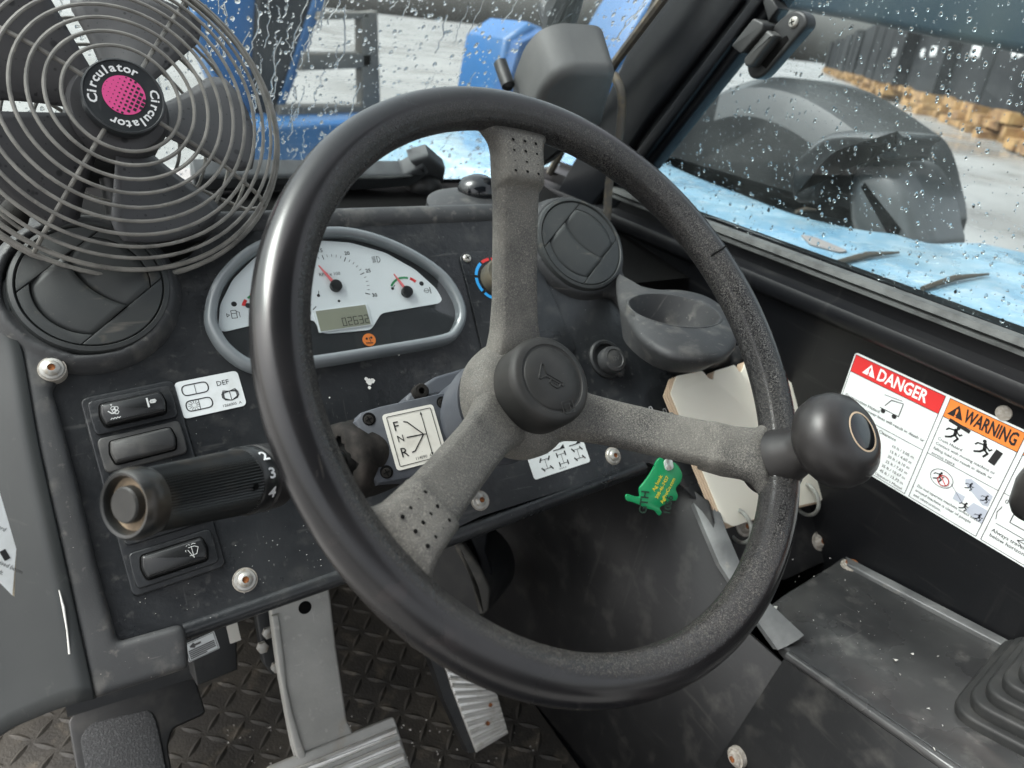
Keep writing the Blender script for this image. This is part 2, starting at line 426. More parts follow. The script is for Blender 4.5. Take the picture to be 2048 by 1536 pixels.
# row of wrapped lumber packs across the yard
rl = random.Random(4)
A0, A1 = V(29.1, 13.4, GZ), V(97.9, 70.6, GZ)
ax = (A1 - A0).normalized(); nn = V(-ax.y, ax.x, 0)
def obox(mb, o, a, b, c, r=0.0):
    """box from corner o with edge vectors a, b, c"""
    vs = [o, o + a, o + a + b, o + b, o + c, o + a + c, o + a + b + c, o + b + c]
    mb.add(vs, [(0, 3, 2, 1), (4, 5, 6, 7), (0, 1, 5, 4), (1, 2, 6, 5), (2, 3, 7, 6), (3, 0, 4, 7)])
PACKL = 'lumber pack in black plastic wrap lying on sawn timber across the yard'
pos = -9.0
for i in range(22):
    L_ = 6.2 + rl.random(); o0 = A0 + ax * pos + nn * rl.uniform(-.5, .5)
    t = thing('lumber_pack', PACKL, 'lumber', o0, 'lumber packs across the yard')
    for k in range(3):
        t0 = 0.0
        while t0 < L_ - .3:
            w0 = min(rl.uniform(.7, 2.6), L_ - t0); hh = rl.uniform(.24, .36)
            if rl.random() < .86:
                mb = MB(); obox(mb, o0 + ax * t0 + V(0, 0, .33 * k + rl.uniform(-.02, .06)) + nn * rl.uniform(-.2, .55), ax * w0 * rl.uniform(.85, .98), nn * 1.3, V(0, 0, hh))
                mb.build('timber', M['wood'], t)
            t0 += w0
    mb = MB(); obox(mb, o0 + V(0, 0, 1.0), ax * L_, nn * 1.4, V(0, 0, 4.4 + rl.random() * .6)); w = mb.build('wrapping', M['wrap'], t)
    f = Frame(o0 + V(0, 0, 3.0) + nn * 1.44, ax, nn)
    if i < 6:
        pb = MB()
        for k in range(7): pb.sheet(f, rect(L_ * .5 + (k - 3) * .27, rl.uniform(-.05, .05), .2, .4 + .15 * rl.random(), rot=.2), 0)
        pb.build('printed_mark', M['white'], t, flat=True)
    pos += L_ + .4

# the machine's own deck, engine hood and boom outside the right window
SX = Frame((1.0, 0, 0), (0, -1, 0), (-1, 0, 0))
def sideframe(x): return Frame((x, 0, 0), (0, -1, 0), (-1, 0, 0))
deck = Frame((0, 0, -.25), (1, 0, 0), (0, 0, 1))
pd = [(.69, -.2), (1.75, -.2)] + spline(deck.tr([(2230, 560), (2140, 520), (2060, 502), (1960, 480), (1900, 477), (1850, 478), (1790, 462), (1700, 450), (1600, 425), (1500, 388), (1400, 350), (1330, 318), (1290, 306)]), 3, False) + [(1.2, 1.9), (.69, 1.9)]
d = MB(); d.prism(deck, pd, -.35, 0, .03, 4); do = d.build('machine_deck', M['cyan'], ang=60)
tag(do, 'pale blue wet painted bodywork just outside the side window', 'bodywork')
def twig(name, a, b, r, lab):
    A, B = deck.P(*a, .004), deck.P(*b, .004); m = (A + B) / 2 + V(.004, .006, .002)
    o = MB().tube([A, m, B], [r, r * 1.3, r * .5], 6).build(name, M['leaf']); return tag(o, lab, 'twig')
twig('twig', (1675, 525), (1797, 505), .004, 'dark straight twig on the blue deck beside a flat pale leaf')
twig('twig', (1845, 577), (1977, 548), .0035, 'longest thin dark twig lying on the blue deck')
twig('twig', (1592, 424), (1632, 420), .003, 'short dark twig on the blue deck close under the engine hood')
lf = MB(); lf.prism(deck, rnd(deck.tr([(1600, 472), (1630, 478), (1695, 505), (1680, 508), (1620, 492)]), .006), .001, .003); tag(lf.build('leaf', pm('dead leaf', (.22, .2, .19), .7)), 'flat greyish dead leaf on the blue deck', 'leaf')

hf = sideframe(1.32)
et = thing('engine_hood', 'glossy black engine hood rising behind the pale blue deck', 'engine hood', (1.4, .7, -.4))
def hump(fr, pts, x0, x1, r, seg=6):
    mb = MB(); mb.prism(fr, spline(fr.tr(pts), 4), -x1, -x0, r, seg); return mb
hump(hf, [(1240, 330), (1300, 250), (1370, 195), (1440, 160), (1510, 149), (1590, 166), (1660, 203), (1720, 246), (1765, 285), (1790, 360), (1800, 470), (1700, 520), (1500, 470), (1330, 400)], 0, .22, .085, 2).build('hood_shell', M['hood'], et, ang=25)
hf2 = sideframe(1.27)
hump(hf2, [(1690, 470), (1678, 400), (1690, 340), (1725, 318), (1770, 322), (1800, 345), (1822, 390), (1835, 450), (1838, 500), (1760, 520)], 0, .14, .05, 6).build('air_cleaner', pm('grey satin cover', (.05, .053, .053), .35, coat=.3), et, ang=80)
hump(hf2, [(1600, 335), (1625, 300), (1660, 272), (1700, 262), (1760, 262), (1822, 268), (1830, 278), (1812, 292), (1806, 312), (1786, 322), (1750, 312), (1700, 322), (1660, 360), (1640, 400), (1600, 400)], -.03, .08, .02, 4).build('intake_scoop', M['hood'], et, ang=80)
for o_ in et.children:      # sky reflection painted as paler grey on the up-facing faces
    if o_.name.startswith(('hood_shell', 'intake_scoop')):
        o_.data.materials.append(M['hoodsheen'])
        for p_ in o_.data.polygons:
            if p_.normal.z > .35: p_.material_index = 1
bf = sideframe(1.6)
bm_ = MB(); bm_.prism(bf, bf.tr([(1300, -60), (1545, 14), (1700, 40), (1880, 78), (2060, 112), (2300, 160), (2300, -300), (1500, -300)]), -.5, 0, .02); tag(bm_.build('boom', M['boom']), 'dark blue lifting boom beam passing above the side window view', 'boom')
# steel attachment parts in front of the windscreen
ff = Frame((0, 3.2, 0), (1, 0, 0), (0, -1, 0))
ct = thing('front_carriage', 'blue and black steel carriage with grey ladder frame ahead of windscreen', 'carriage', (1.2, 3.2, -1.4))
def slab(fr, pts, th, r, nm, mat, par):
    MB().prism(fr, fr.tr(pts), -th, 0, r).build(nm, mat, par)
slab(ff, [(385, -40), (530, -40), (560, 40), (545, 160), (520, 330), (500, 330), (440, 190), (395, 80)], .25, .02, 'mast_plate', M['bluepaint'], ct)
slab(ff.up(.03), [(515, -40), (640, -40), (610, 60), (575, 170), (548, 250), (518, 270), (505, 140)], .15, .02, 'black_panel', M['darkmach'], ct)
slab(ff.up(.05), [(640, -40), (668, -40), (560, 240), (540, 262)], .1, .01, 'side_rail', M['bluepaint'], ct)
for nm, q in (('upright', [(722, 25), (756, 22), (762, 215), (725, 218)]), ('cross_bar', [(610, 106), (745, 106), (745, 136), (600, 142)]), ('cross_bar', [(640, 24), (740, 24), (740, 38), (636, 40)]), ('lower_bar', [(560, 212), (765, 212), (765, 252), (556, 258)])):
    slab(ff.up(.1), q, .08, .008, nm, M['greymach'], ct)
slab(ff.up(.3), [(470, 252), (900, 232), (900, 400), (470, 400)], .4, .03, 'cross_member', M['bluepaint'], ct)
f5 = Frame((0, 2.4, 0), (1, 0, 0), (0, -1, 0))
rt = thing('lifting_jib', 'blue sloping boom head seen through wet windscreen behind wiper motor', 'boom head', (1.5, 2.4, -.6))
slab(f5, [(985, 215), (1012, 78), (1062, 44), (1100, 60), (1130, 150), (1120, 330), (1000, 340)], .3, .03, 'head_plate', M['bluepaint'], rt)
slab(f5, [(1215, 150), (1290, 20), (1345, -60), (1425, -60), (1340, 110), (1250, 330), (1200, 330)], .3, .03, 'side_plate', M['bluepaint'], rt)
slab(f5.up(-.2), [(1090, 190), (1240, 150), (1240, 330), (1090, 330)], .1, .02, 'cross_tube', M['darkmach'], rt)
slab(f5.up(.06), [(1010, 190), (1040, 85), (1090, 60), (1120, 120), (1060, 240)], .08, .01, 'blue_lug', pm('deep blue paint', (.012, .07, .20), .4), rt)

# ================================================================ CAB SHELL
rf = MB(); rf.prism(Frame((0, 0, .62), (1, 0, 0), (0, 0, 1)), rnd([(-.42, -1.0), (.70, -1.0), (.70, .30), (-.42, .30)], .06), 0, .06, .02)  # out-of-view roof, added to block overhead light and deepen contrast
tag(rf.build('shade_roof', pm('grey roof lining', (.06, .06, .06), .7)), 'unseen dark roof panel added to shade the cab', 'roof')
rw = MB(); rw.prism(Frame((0, -.98, 0), (1, 0, 0), (0, -1, 0)), [(-.42, -.85), (.70, -.85), (.70, -.05), (-.42, -.05)], 0, .04)  # out-of-view lower wall, added for light contrast inside the cab
tag(rw.build('shade_rear_wall', pm('black rear wall', (.015, .015, .016), .5)), 'unseen black lower rear wall added to shade the cab', 'wall')

FZ = -.85
fl = MB().prism(Frame((0, 0, FZ), (1, 0, 0), (0, 0, 1)), [(-.35, -.3), (.70, -.3), (.70, .95), (-.35, .95)], -.03, 0)
fo = kind(fl.build('cab_floor', M['blackmetal']), 'structure')

# right wall: one pressed steel skin, profile (x, z) swept along the cab
def sweep_y(prof, y0, y1, name, mat, par=None, ang=40):
    mb = MB(); n = len(prof)
    vs = [V(x, y0, z) for x, z in prof] + [V(x, y1, z) for x, z in prof]
    mb.add(vs, [(i, i + 1, n + i + 1, n + i) for i in range(n - 1)])
    return mb.build(name, mat, par, ang)
WX = .655
wf = sideframe(WX)
zz = lambda y: wf.P(2040, y).z
wt = thing('side_wall', 'black pressed steel cab wall below the side window', 'wall', (WX, .35, FZ))
prof = [(WX + .03, zz(672)), (WX + .03, zz(690)), (WX - .004, zz(697)), (WX - .004, zz(738)), (WX - .008, zz(746)), (WX - .016, zz(752)), (WX - .018, zz(762)), (WX - .017, zz(790)), (WX - .012, zz(803)), (WX - .002, zz(813)), (WX, zz(820)), (WX, -.62), (WX, FZ)]
sweep_y(prof, -.3, .98, 'wall_skin', M['wall'], wt)
sweep_y([(WX - .004, zz(664)), (WX - .012, zz(668)), (WX - .014, zz(682)), (WX - .009, zz(690)), (WX - .014, zz(692)), (WX - .014, zz(700)), (WX - .003, zz(703))], -.3, .79, 'window_seal', M['seal'], wt)
rv = wf.uv(2008, 826)
MB().lathe(wf, rv[0], rv[1], [(.0068, .0), (.0066, .0012), (.004, .0018)], 24).build('rivet', M['corr'], wt)
# front wall under the windscreen, cowl
kw = MB(); kw.add([(-.4, .97, FZ), (.75, .97, FZ), (.75, .97, -.21), (-.4, .97, -.21)], [(0, 1, 2, 3)])
tag(kw.build('front_wall', M['blackmetal']), 'black front wall of the footwell under the windscreen', 'wall')
cw = MB(); cw.add([(-.4, .62, -.26), (.655, .62, -.26), (.655, .965, -.215), (-.4, .965, -.215)], [(0, 1, 2, 3)])
tag(cw.build('cowl_shelf', M['gap']), 'black recessed shelf between the dashboard top and windscreen', 'shelf')

# windscreen
WN = V(0, -.718, -.696)
ws = Frame(WN * -.55, (1, 0, 0), WN)       # u right, v along the glass
def wsf(h=0): return ws.up(h)
pt = thing('windscreen', 'large raked front windscreen beaded with rain', 'windscreen', (.3, .95, -.18))
uvb = ws.uv(700, 318)[1]; uvr = ws.uv(1233, 121)[0]
sgn = -1 if ws.uv(700, 100)[1] < uvb else 1
e0, e1 = sorted((uvb - sgn * .02, uvb + sgn * .75))
MB().prism(ws, [(-.45, e0), (uvr + .02, e0), (uvr + .02, e1), (-.45, e1)], -.005, 0).build('glass_pane', M['glass'], pt)
fb = MB(); fb.prism(ws, rnd(ws.tr([(380, 318), (800, 322), (838, 300), (850, 318), (815, 344), (700, 352), (380, 350)]), .004), .0, .025, .006); fb.build('lower_frame', M['grime'], pt)
bt = ws.uv(838, 348)
mb = MB(); mb.lathe(ws.at(bt[0], bt[1], .02), 0, 0, [(.024, -.03), (.026, -.01), (.026, .008), (.024, .016), (.016, .024), (.006, .027)], 28); mb.build('rubber_stop', M['plastic'], pt)
ds = MB()
ds.prism(ws, ws.tr([(850, 288), (885, 318), (880, 345), (838, 330), (812, 300)]), .0, .02, .006); ds.build('hinge_boss', M['grime'], pt)
# sealing strip along the right of the glass and the lower edge
rs_ = MB(); rs_.tube([ws.P(1100, 345, .006), ws.P(1160, 235, .006), ws.P(1233, 121, .006), ws.P(1330, -8, .006), ws.P(1380, -75, .006)], .006, 8); rs_.build('edge_seal', M['cable'], pt)

# front right corner post
pf = Frame((.655, .78, 0), (0, -1, 0), (-1, 0, 0))
pp = thing('corner_post', 'black raked corner post between windscreen and side window', 'post', (.655, .9, -.25))
pA = sideframe(.64)
mb = MB(); mb.prism(pA, pA.tr([(1335, -80), (1490, -80), (1480, 0), (1300, 235), (1262, 290), (1240, 345), (1170, 430), (1080, 440), (1180, 260), (1240, 130)]), -.02, .0, .006); mb.build('inner_face', M['blackmetal'], pp)
pB = sideframe(.655)
mb = MB(); mb.prism(pB, pB.tr([(1450, -80), (1620, -80), (1568, 0), (1420, 188), (1318, 318), (1230, 425), (1150, 425), (1250, 250), (1420, 10)]), -.015, .006, .005); mb.build('outer_face', M['blackmetal'], pp)
mb = MB(); mb.prism(pB, pB.tr([(1540, -60), (1566, -60), (1548, 0), (1300, 325), (1278, 318), (1520, 5)]), .006, .016, .003); mb.build('edge_flange', M['blackmetal'], pp)
def screwhead(fr, u, v, r, par, nm='screw', mat='screw', cross=True):
    o = MB().lathe(fr, u, v, [(r, 0), (r * .98, r * .25), (r * .75, r * .5), (r * .3, r * .58)], 20).build(nm, M[mat], par)
    if cross:
        MB().line(fr, [(u - r * .45, v - r * .2), (u + r * .45, v + r * .2)], r * .22, r * .62).line(fr, [(u - r * .2, v + r * .45), (u + r * .2, v - r * .45)], r * .22, r * .62).build('slot', M['gap'], o, flat=True)
    return o
a = pB.uv(1503, 18, .006); screwhead(pB.up(.006), a[0], a[1], .006, pp)

# side window
sg = thing('side_window', 'side window of the cab spotted with raindrops', 'window', (WX + .01, .3, -.18))
SGX = WX + .006
sf = sideframe(SGX)
MB().prism(sf, sf.tr([(1575, -90), (1225, 392), (1430, 437), (2048, 668), (2700, 900), (2700, -200)]), -.004, 0).build('glass_pane', M['sideglass'], sg)
lt = thing('window_latch', 'black plastic window latch handle on the side glass', 'latch', (SGX, .5, 0))
lf_ = sideframe(SGX - .012)
q = lf_.tr([(1500, 138), (1502, 120), (1560, 45), (1585, 24), (1605, 20), (1620, 32), (1622, 52), (1535, 152), (1518, 160), (1505, 155)])
MB().prism(lf_, rnd(q, .006), -.008, .006, .003).build('handle_base', M['plastic'], lt)
q = lf_.tr([(1509, 120), (1556, 62), (1572, 74), (1524, 136), (1512, 135)])
MB().prism(lf_, rnd(q, .003), .006, .018, .003).build('lever', pm('latch grey plastic', (.05, .051, .05), .5), lt)
q = lf_.tr([(1530, 130), (1572, 78), (1582, 72), (1586, 80), (1540, 138)])
MB().prism(lf_, q, .006, .0065).build('finger_slot', M['gap'], lt)
q = lf_.tr([(1490, 95), (1535, 40), (1556, 50), (1553, 66), (1510, 112)])
MB().prism(lf_, rnd(q, .003), -.008, .022, .002).build('pivot_block', pm('latch block', (.03, .031, .031), .5), lt)
a = lf_.uv(1588, 45, .006); screwhead(lf_.up(.006), a[0], a[1], .0055, lt)
lq = lf_.tr([(1530, -12), (1545, -16), (1566, 18), (1546, 45)])
MB().prism(lf_, lq, -.01, .008, .002).build('striker', M['plastic'], lt)

# wiper motor cover, wire, wiper outside
wm = ws.up(.085)
wt2 = thing('wiper_motor', 'grey plastic wiper motor cover at the foot of the windscreen', 'wiper motor', wm.P(1140, 260))
q = wm.tr([(1060, 240), (1085, 182), (1112, 152), (1150, 138), (1226, 141), (1236, 152), (1204, 262), (1176, 262), (1110, 330), (1060, 350)])
mb = MB(); mb.prism(wm, rnd(q, .016, 6), -.058, 0, .012, 5, slope=.003); mb.build('motor_cover', M['motor'], wt2, ang=45)
cl_ = ws.up(.03); a = cl_.uv(1014, 165)
MB().lathe(cl_, a[0], a[1], [(.008, -.028), (.008, .005), (.004, .009)], 20).build('cover_clip', M['plastic'], wt2)
q = hit(955, 392, V(0, 1, 0), .70)
cbt = thing('domed_cover', 'low grey dome with a glossy black ball on the shelf behind dashboard', 'cover', q)
MB().lathe(Frame(q, (1, 0, 0), (0, -.15, 1)), 0, 0, [(.056, -.034), (.055, -.012), (.042, -.006), (.02, -.002)], 36).build('dome', M['mould'], cbt, ang=60)
q = hit(958, 378, V(0, 1, 0), .72)
MB().lathe(Frame(q, (1, 0, 0), (0, -.15, 1)), 0, 0, [(.022, -.012), (.0245, -.002), (.021, .008), (.011, .014), (.002, .0155)], 28).build('ball', M['gloss'], cbt, ang=60)
wb = thing('windscreen_wiper', 'black windscreen wiper arm outside the wet glass', 'wiper', ws.P(1120, 60, -.03))
MB().tube([ws.P(1105, 62, -.03), ws.P(1125, 20, -.03), ws.P(1150, -40, -.03)], [.014, .022, .016], 10).build('arm', M['darkmach'], wb)
MB().lathe(ws, *ws.uv(1108, 50, -.03), [(.012, -.06), (.013, .0)], 18).build('pivot', M['darkmach'], wb)
cab = [(1228, 150), (1243, 190), (1240, 260), (1228, 320), (1218, 370), (1214, 440)]
cz = [.60, .615, .62, .615, .60, .59]
MBc = MB(); MBc.tube([Vector(q) for q in spline([tuple(sideframe(.60).P(x, y)) for x, y in cab], 6, False)], .0055, 10)
tag(MBc.build('wiper_cable', M['cable']), 'brown stained cable hanging from the wiper motor cover', 'cable')

# ================================================================ DASHBOARD
DN = V(0, -.74, .673)
D = Frame(DN.normalized() * -.569, (1, 0, 0), DN)
dash = thing('dashboard', 'black steel dash panel set in a dusty moulded surround', 'dashboard', (.22, .5, -.4))
outline = D.tr([(84, 742), (100, 716), (330, 560), (450, 441), (663, 440), (990, 430), (1085, 470), (1100, 560), (1160, 584), (1226, 597), (1334, 742), (1352, 752), (1440, 760), (1430, 900), (1424, 985), (1400, 1004), (1378, 985), (1330, 938), (1296, 925), (960, 1033), (690, 1163), (372, 1251), (236, 1284), (192, 1131), (157, 974), (121, 838), (104, 786), (92, 770)])
MB().prism(D, outline, -.004, 0).build('dash_panel', M['panel'], dash)
# rolled lower lip of the panel
la, lb = D.uv(368, 1262), D.uv(1290, 932)
lp = MB(); lp.tube([D.p(la[0], la[1], -.004), D.p((la[0] + lb[0]) / 2, (la[1] + lb[1]) / 2 - .002, -.004), D.p(lb[0], lb[1], -.004)], .0068, 14)
lp.build('rolled_lip', M['panel'], dash)
# underside return below the lip
lu = MB(); q0, q1 = D.p(la[0], la[1] - .004, -.006), D.p(lb[0], lb[1] - .004, -.006)
lu.add([q0, q1, q1 + V(0, .30, .02), q0 + V(0, .30, .02)], [(0, 1, 2, 3)]); lu.build('underside', M['gap'], dash)
# moulded surround: lumps melted into one skin
ml = MB()
vl = D.uv(185, 572, .012); vr = D.uv(1163, 486, .012)
ml.prism(D, D.tr([(104, 786), (121, 838), (157, 974), (194, 1131), (236, 1283), (360, 1248), (372, 1262), (378, 1335), (186, 1398), (132, 1150), (76, 900), (42, 705), (20, 640), (30, 560), (110, 560), (160, 680)]), -.05, .008, .004)
ml.lathe(D, vl[0] - .004, vl[1], [(.066, -.05), (.064, .000), (.058, .010), (.053, .013), (.051, .009), (.051, -.01)], 64)
tl, tr2 = D.uv(300, 428, .01), D.uv(1100, 412, .01)
ml.tube([D.p(tl[0] - .08, tl[1] - .004, -.008), D.p(tr2[0] + .01, tr2[1], -.008)], .0125, 16)
ml.prism(D, D.tr([(60, 440), (1120, 395), (1120, 425), (420, 440), (90, 560), (20, 560)]), -.06, -.005, .005)
ml.lathe(D, vr[0], vr[1], [(.063, -.05), (.061, -.004), (.055, .008), (.052, .010), (.050, .006), (.050, -.01)], 64)
ml.prism(D, D.tr([(1075, 470), (1088, 545), (1110, 572), (1165, 588), (1226, 600), (1334, 744), (1352, 750), (1470, 742), (1500, 700), (1290, 650), (1262, 596), (1240, 545), (1230, 520)]), -.04, .007, .004)
mo = ml.build('moulded_surround', M['mould'], dash)
soften(mo, .0022, 6)
# side cheek of the dashboard, falling away to the left
ck = MB(); rows = []
edge = [D.P(x, y, .006) for x, y in [(20, 560), (22, 640), (42, 705), (76, 900), (132, 1150), (186, 1398)]]
edge = [Vector(q) for q in spline([tuple(e) for e in edge], 5, False)]
n_e = len(edge)
for k, (dx, dy, dz) in enumerate([(.002, .0, .0), (-.008, .004, -.006), (-.022, .010, -.020), (-.045, .018, -.045), (-.075, .02, -.08), (-.13, .02, -.13)]):
    rows.append([e + V(dx, dy, dz * (1 - .55 * i / n_e)) for i, e in enumerate(edge)])
vs = [p for r in rows for p in r]; fs = []
for j in range(len(rows) - 1):
    for i in range(n_e - 1): fs.append((j * n_e + i, j * n_e + i + 1, (j + 1) * n_e + i + 1, (j + 1) * n_e + i))
ck.add(vs, fs); co = ck.build('side_cheek', M['cheek'], dash, ang=70)
sm = co.modifiers.new('t', 'SOLIDIFY'); sm.thickness = .004
# torn white scratch on the cheek
sc_ = MB(); sc_.tube([D.P(118, 1180, .009), D.P(127, 1215, .009), D.P(134, 1260, .008), D.P(139, 1308, .006)], [.0003, .0008, .0005, .0007], 6); sc_.build('split_edge', M['chip'], dash)

def flange_bolt(fr, x, y, r, par, h=0.0, worn='corr'):
    """button head flange bolt with a rusty hexagon socket and a stained washer"""
    u, v = fr.uv(x, y, h); f = fr.up(h)
    o = MB().lathe(f, u, v, [(r, 0), (r, .0011), (r * .93, .0018), (r * .70, .0022), (r * .68, .0032), (r * .5, .0046), (r * .32, .005), (r * .31, .0034)], 30).build('bolt', M['screw'], par)
    MB().lathe(f, u, v, [(r * .33, .0030), (r * .32, .0042), (r * .1, .0036)], 6).build('socket', M['rust'], o)
    MB().lathe(f, u, v, [(r * 1.14, -h), (r * 1.12, .0006), (r * .9, .0007)], 30).build('stain_ring', M[worn], o)
for x, y, hb_ in ((104, 738, .0088), (490, 1160, 0), (960, 1001, 0), (1226, 912, 0)):
    flange_bolt(D, x, y, .0078, dash, hb_)
# heater control plate behind the wheel spoke
hp = D.tr([(918, 518), (926, 506), (1062, 496), (1150, 700), (1135, 712), (966, 712), (930, 560)])
hpo = thing('heater_control', 'heater plate with blue and red temperature ring behind the top spoke', 'heater control', D.P(960, 560))
MB().prism(D, rnd(hp, .006), .0005, .0022, .0006).build('control_plate', M['panel'], hpo)
u, v = D.uv(990, 560)
for (nm, m_, a0, a1) in (('cold_arc', 'blue', 125, 250), ('hot_arc', 'red', 20, 120)):
    mb = MB(); k = 16
    for i in range(k):
        if i % 6 == 5: continue
        t0, t1 = R_(a0 + (a1 - a0) * i / k), R_(a0 + (a1 - a0) * (i + 1) / k)
        mb.sheet(D, [(u + r * math.cos(t), v + r * math.sin(t)) for r, t in ((.0195, t0), (.0225, t0), (.0225, t1), (.0195, t1))], .0026)
    mb.build(nm, M[m_], hpo, flat=True)
MB().lathe(D, u, v, [(.0165, .002), (.0160, .014), (.0145, .017), (.003, .018)], 36).build('knob', pm('dusty heater knob', (.06, .055, .04), .6, var=(40, (.13, .11, .075), .4, .7)), hpo)
a = D.uv(932, 519); screwhead(D.up(.0022), a[0], a[1], .0042, hpo)

# -------------------------------------------------- air vents
def vent(label, cx_, cy_, R, flap_tilt, loc):
    t = thing('air_vent', label, 'air vent', loc)
    u, v = D.uv(cx_, cy_, .012)
    MB().lathe(D, u, v, [(R * 1.10, .000), (R * 1.11, .008), (R * 1.07, .0125), (R * 1.01, .0135), (R * .995, .0125), (R * .985, .0095)], 64, cap1=False).build('bezel_ring', M['vent'], t)
    dark = MB().lathe(D, u, v, [(R * .99, .0045), (R * .99, .0055)], 48); dark.build('cavity', M['gap'], t)
    f = D.at(u, v, 0, R_(38)); r = R * .975; w = R * .58
    def seg(s):      # side segments beyond the chord at +-w
        a0 = math.asin(w / r); pts = [(r * math.cos(a), s * r * math.sin(a)) for a in [a0 + (math.pi - 2 * a0) * i / 20 for i in range(21)]]
        return pts
    for s in (1, -1):
        MB().prism(f, seg(s), .005, .0128, .0008).build('cover_segment', M['vent'], t)
    g_ = R * .012
    def strip(b0, b1):   # pieces of the centre strip between curved cuts
        lo = [(b0(y), y) for y in [(-w + g_) + (2 * w - 2 * g_) * i / 12 for i in range(13)]]
        hi = [(b1(y), y) for y in [(w - g_) - (2 * w - 2 * g_) * i / 12 for i in range(13)]]
        return lo + hi
    edge_r = lambda s, rr: (lambda y: s * math.sqrt(max(rr * rr - y * y, 1e-9)))
    MB().prism(f, strip(edge_r(-1, r), lambda y: -math.sqrt(max((R * .80) ** 2 - y * y, 1e-9)) - g_), .005, .0124, .0006).build('end_piece', M['vent'], t)
    MB().prism(f, strip(lambda y: math.sqrt(max((R * .80) ** 2 - y * y, 1e-9)) + g_, edge_r(1, r)), .005, .0124, .0006).build('end_piece', M['vent'], t)
    mid = lambda y: R * .10 - R * .16 * (1 - (y / w) ** 2)
    def blade(b0, b1, lift0, lift1):
        mb = MB(); rs = []
        for k in range(9):
            s = k / 8; rs.append([])
            for i in range(13):
                y = (-w + g_) + (2 * w - 2 * g_) * i / 12
                x = b0(y) * (1 - s) + b1(y) * s
                rs[-1].append(f.p(x, y, lift0 * (1 - s) + lift1 * s + .0012 * math.sin(math.pi * s)))
        vs = [p for r_ in rs for p in r_]; fs = [(j * 13 + i, j * 13 + i + 1, (j + 1) * 13 + i + 1, (j + 1) * 13 + i) for j in range(8) for i in range(12)]
        mb.add(vs, fs); o = mb.build('flap', M['vent'], t, ang=60); k = o.modifiers.new('t', 'SOLIDIFY'); k.thickness = .0015
    left = lambda y: -math.sqrt(max((R * .80) ** 2 - y * y, 1e-9)) + g_
    right = lambda y: math.sqrt(max((R * .80) ** 2 - y * y, 1e-9)) - g_
    blade(left, lambda y: mid(y) - g_, .0085, .0108 + flap_tilt * .5)
    blade(lambda y: mid(y) + g_, right, .0080, .0112)
    return t
vent('large round air vent with dusty flaps under the wire fan', 184, 570, .0475, .004, D.P(184, 570))
vent('round air vent beside the cup holder, next to the top spoke', 1163, 486, .0475, .001, D.P(1163, 486))

# -------------------------------------------------- instrument cluster
cl = thing('instrument_cluster', 'white faced instrument cluster in a grey gloss bezel', 'instrument cluster', D.P(660, 740))
po = spline(D.tr([(407, 640), (414, 592), (440, 545), (490, 500), (550, 474), (620, 462), (690, 461), (760, 478), (830, 510), (888, 552), (920, 600), (928, 640), (915, 674), (885, 693), (760, 716), (640, 736), (530, 750), (482, 740), (440, 708), (416, 672)]), 4)
po = ccw(po)
bz = MB(); rs = []
for d_, h in ((0, 0), (.0003, .006), (.0015, .0095), (.004, .0115), (.0065, .0115), (.0085, .010), (.0095, .0065), (.0098, .0025)):
    rs.append([D.p(a, b, h) for a, b in inset(po, d_)])
bz.rings(rs, True, False); bz.build('bezel', M['cluster'], cl, ang=50)
pin = inset(po, .0096)
MB().prism(D, pin, .0005, .0024).build('dark_strip', M['dialdark'], cl)
# white face: upper region of the dial
DF = D.up(.0026)
wfp = DF.tr([(436, 660), (440, 610), (465, 560), (510, 515), (570, 492), (640, 482), (700, 486), (770, 506), (830, 540), (872, 578), (884, 600), (878, 607), (762, 627), (742, 660), (655, 668), (640, 665), (628, 640), (500, 652), (450, 664)])
MB().prism(DF, rnd(wfp, .004), 0, .0008).build('dial_face', M['dial'], cl)
H1 = .0010
def dpt(x, y): return DF.uv(x, y, H1)
ink = MB(); cxx, cyy = dpt(671, 573); rad = .030
a30 = math.atan2(dpt(738, 588)[1] - cyy, dpt(738, 588)[0] - cxx); a15 = math.atan2(dpt(646, 515)[1] - cyy, dpt(646, 515)[0] - cxx)
step = (a30 - a15) / 15
for i in range(0, 31):
    a = a15 + step * (i - 15); big = i % 5 == 0
    r0 = rad - (.0038 if big else .0022)
    ink.line(DF, [(cxx + r0 * math.cos(a), cyy + r0 * math.sin(a)), (cxx + rad * math.cos(a), cyy + rad * math.sin(a))], .0007 if big else .0004, H1)
    if big:
        ink.text(DF, str(i), cxx + (rad + .0045) * math.cos(a), cyy + (rad + .0045) * math.sin(a) - .0014, .0048, H1, align='CENTER', bold=.00008)
q = dpt(660, 551); ink.text(DF, 'RPM x 100', q[0], q[1], .0042, H1, align='CENTER')
ink.build('dial_print', M['ink'], cl, flat=True)
def needle(hub, tip, nm):
    (hx, hy), (tx, ty) = hub, tip
    d_ = Vector((tx - hx, ty - hy)); n_ = V(-d_.y, d_.x).normalized()
    mb = MB(); mb.prism(DF, [tuple(V(hx, hy) + n_ * .0016), tuple(V(tx, ty) + n_ * .0004), tuple(V(tx, ty) - n_ * .0004), tuple(V(hx, hy) - n_ * .0016)], .003, .0038); mb.build('needle', M['needle'], cl)
    MB().lathe(DF, hx, hy, [(.0052, .0005), (.0052, .0045), (.0046, .0052), (.001, .0054)], 28).build('needle_hub', M['rocker'], cl)
needle((cxx, cyy), dpt(636, 533), 'n')
gx, gy = dpt(813, 585); needle((gx, gy), dpt(786, 550), 'n')
fx, fy = dpt(525, 620); needle((fx, fy), dpt(500, 590), 'n')
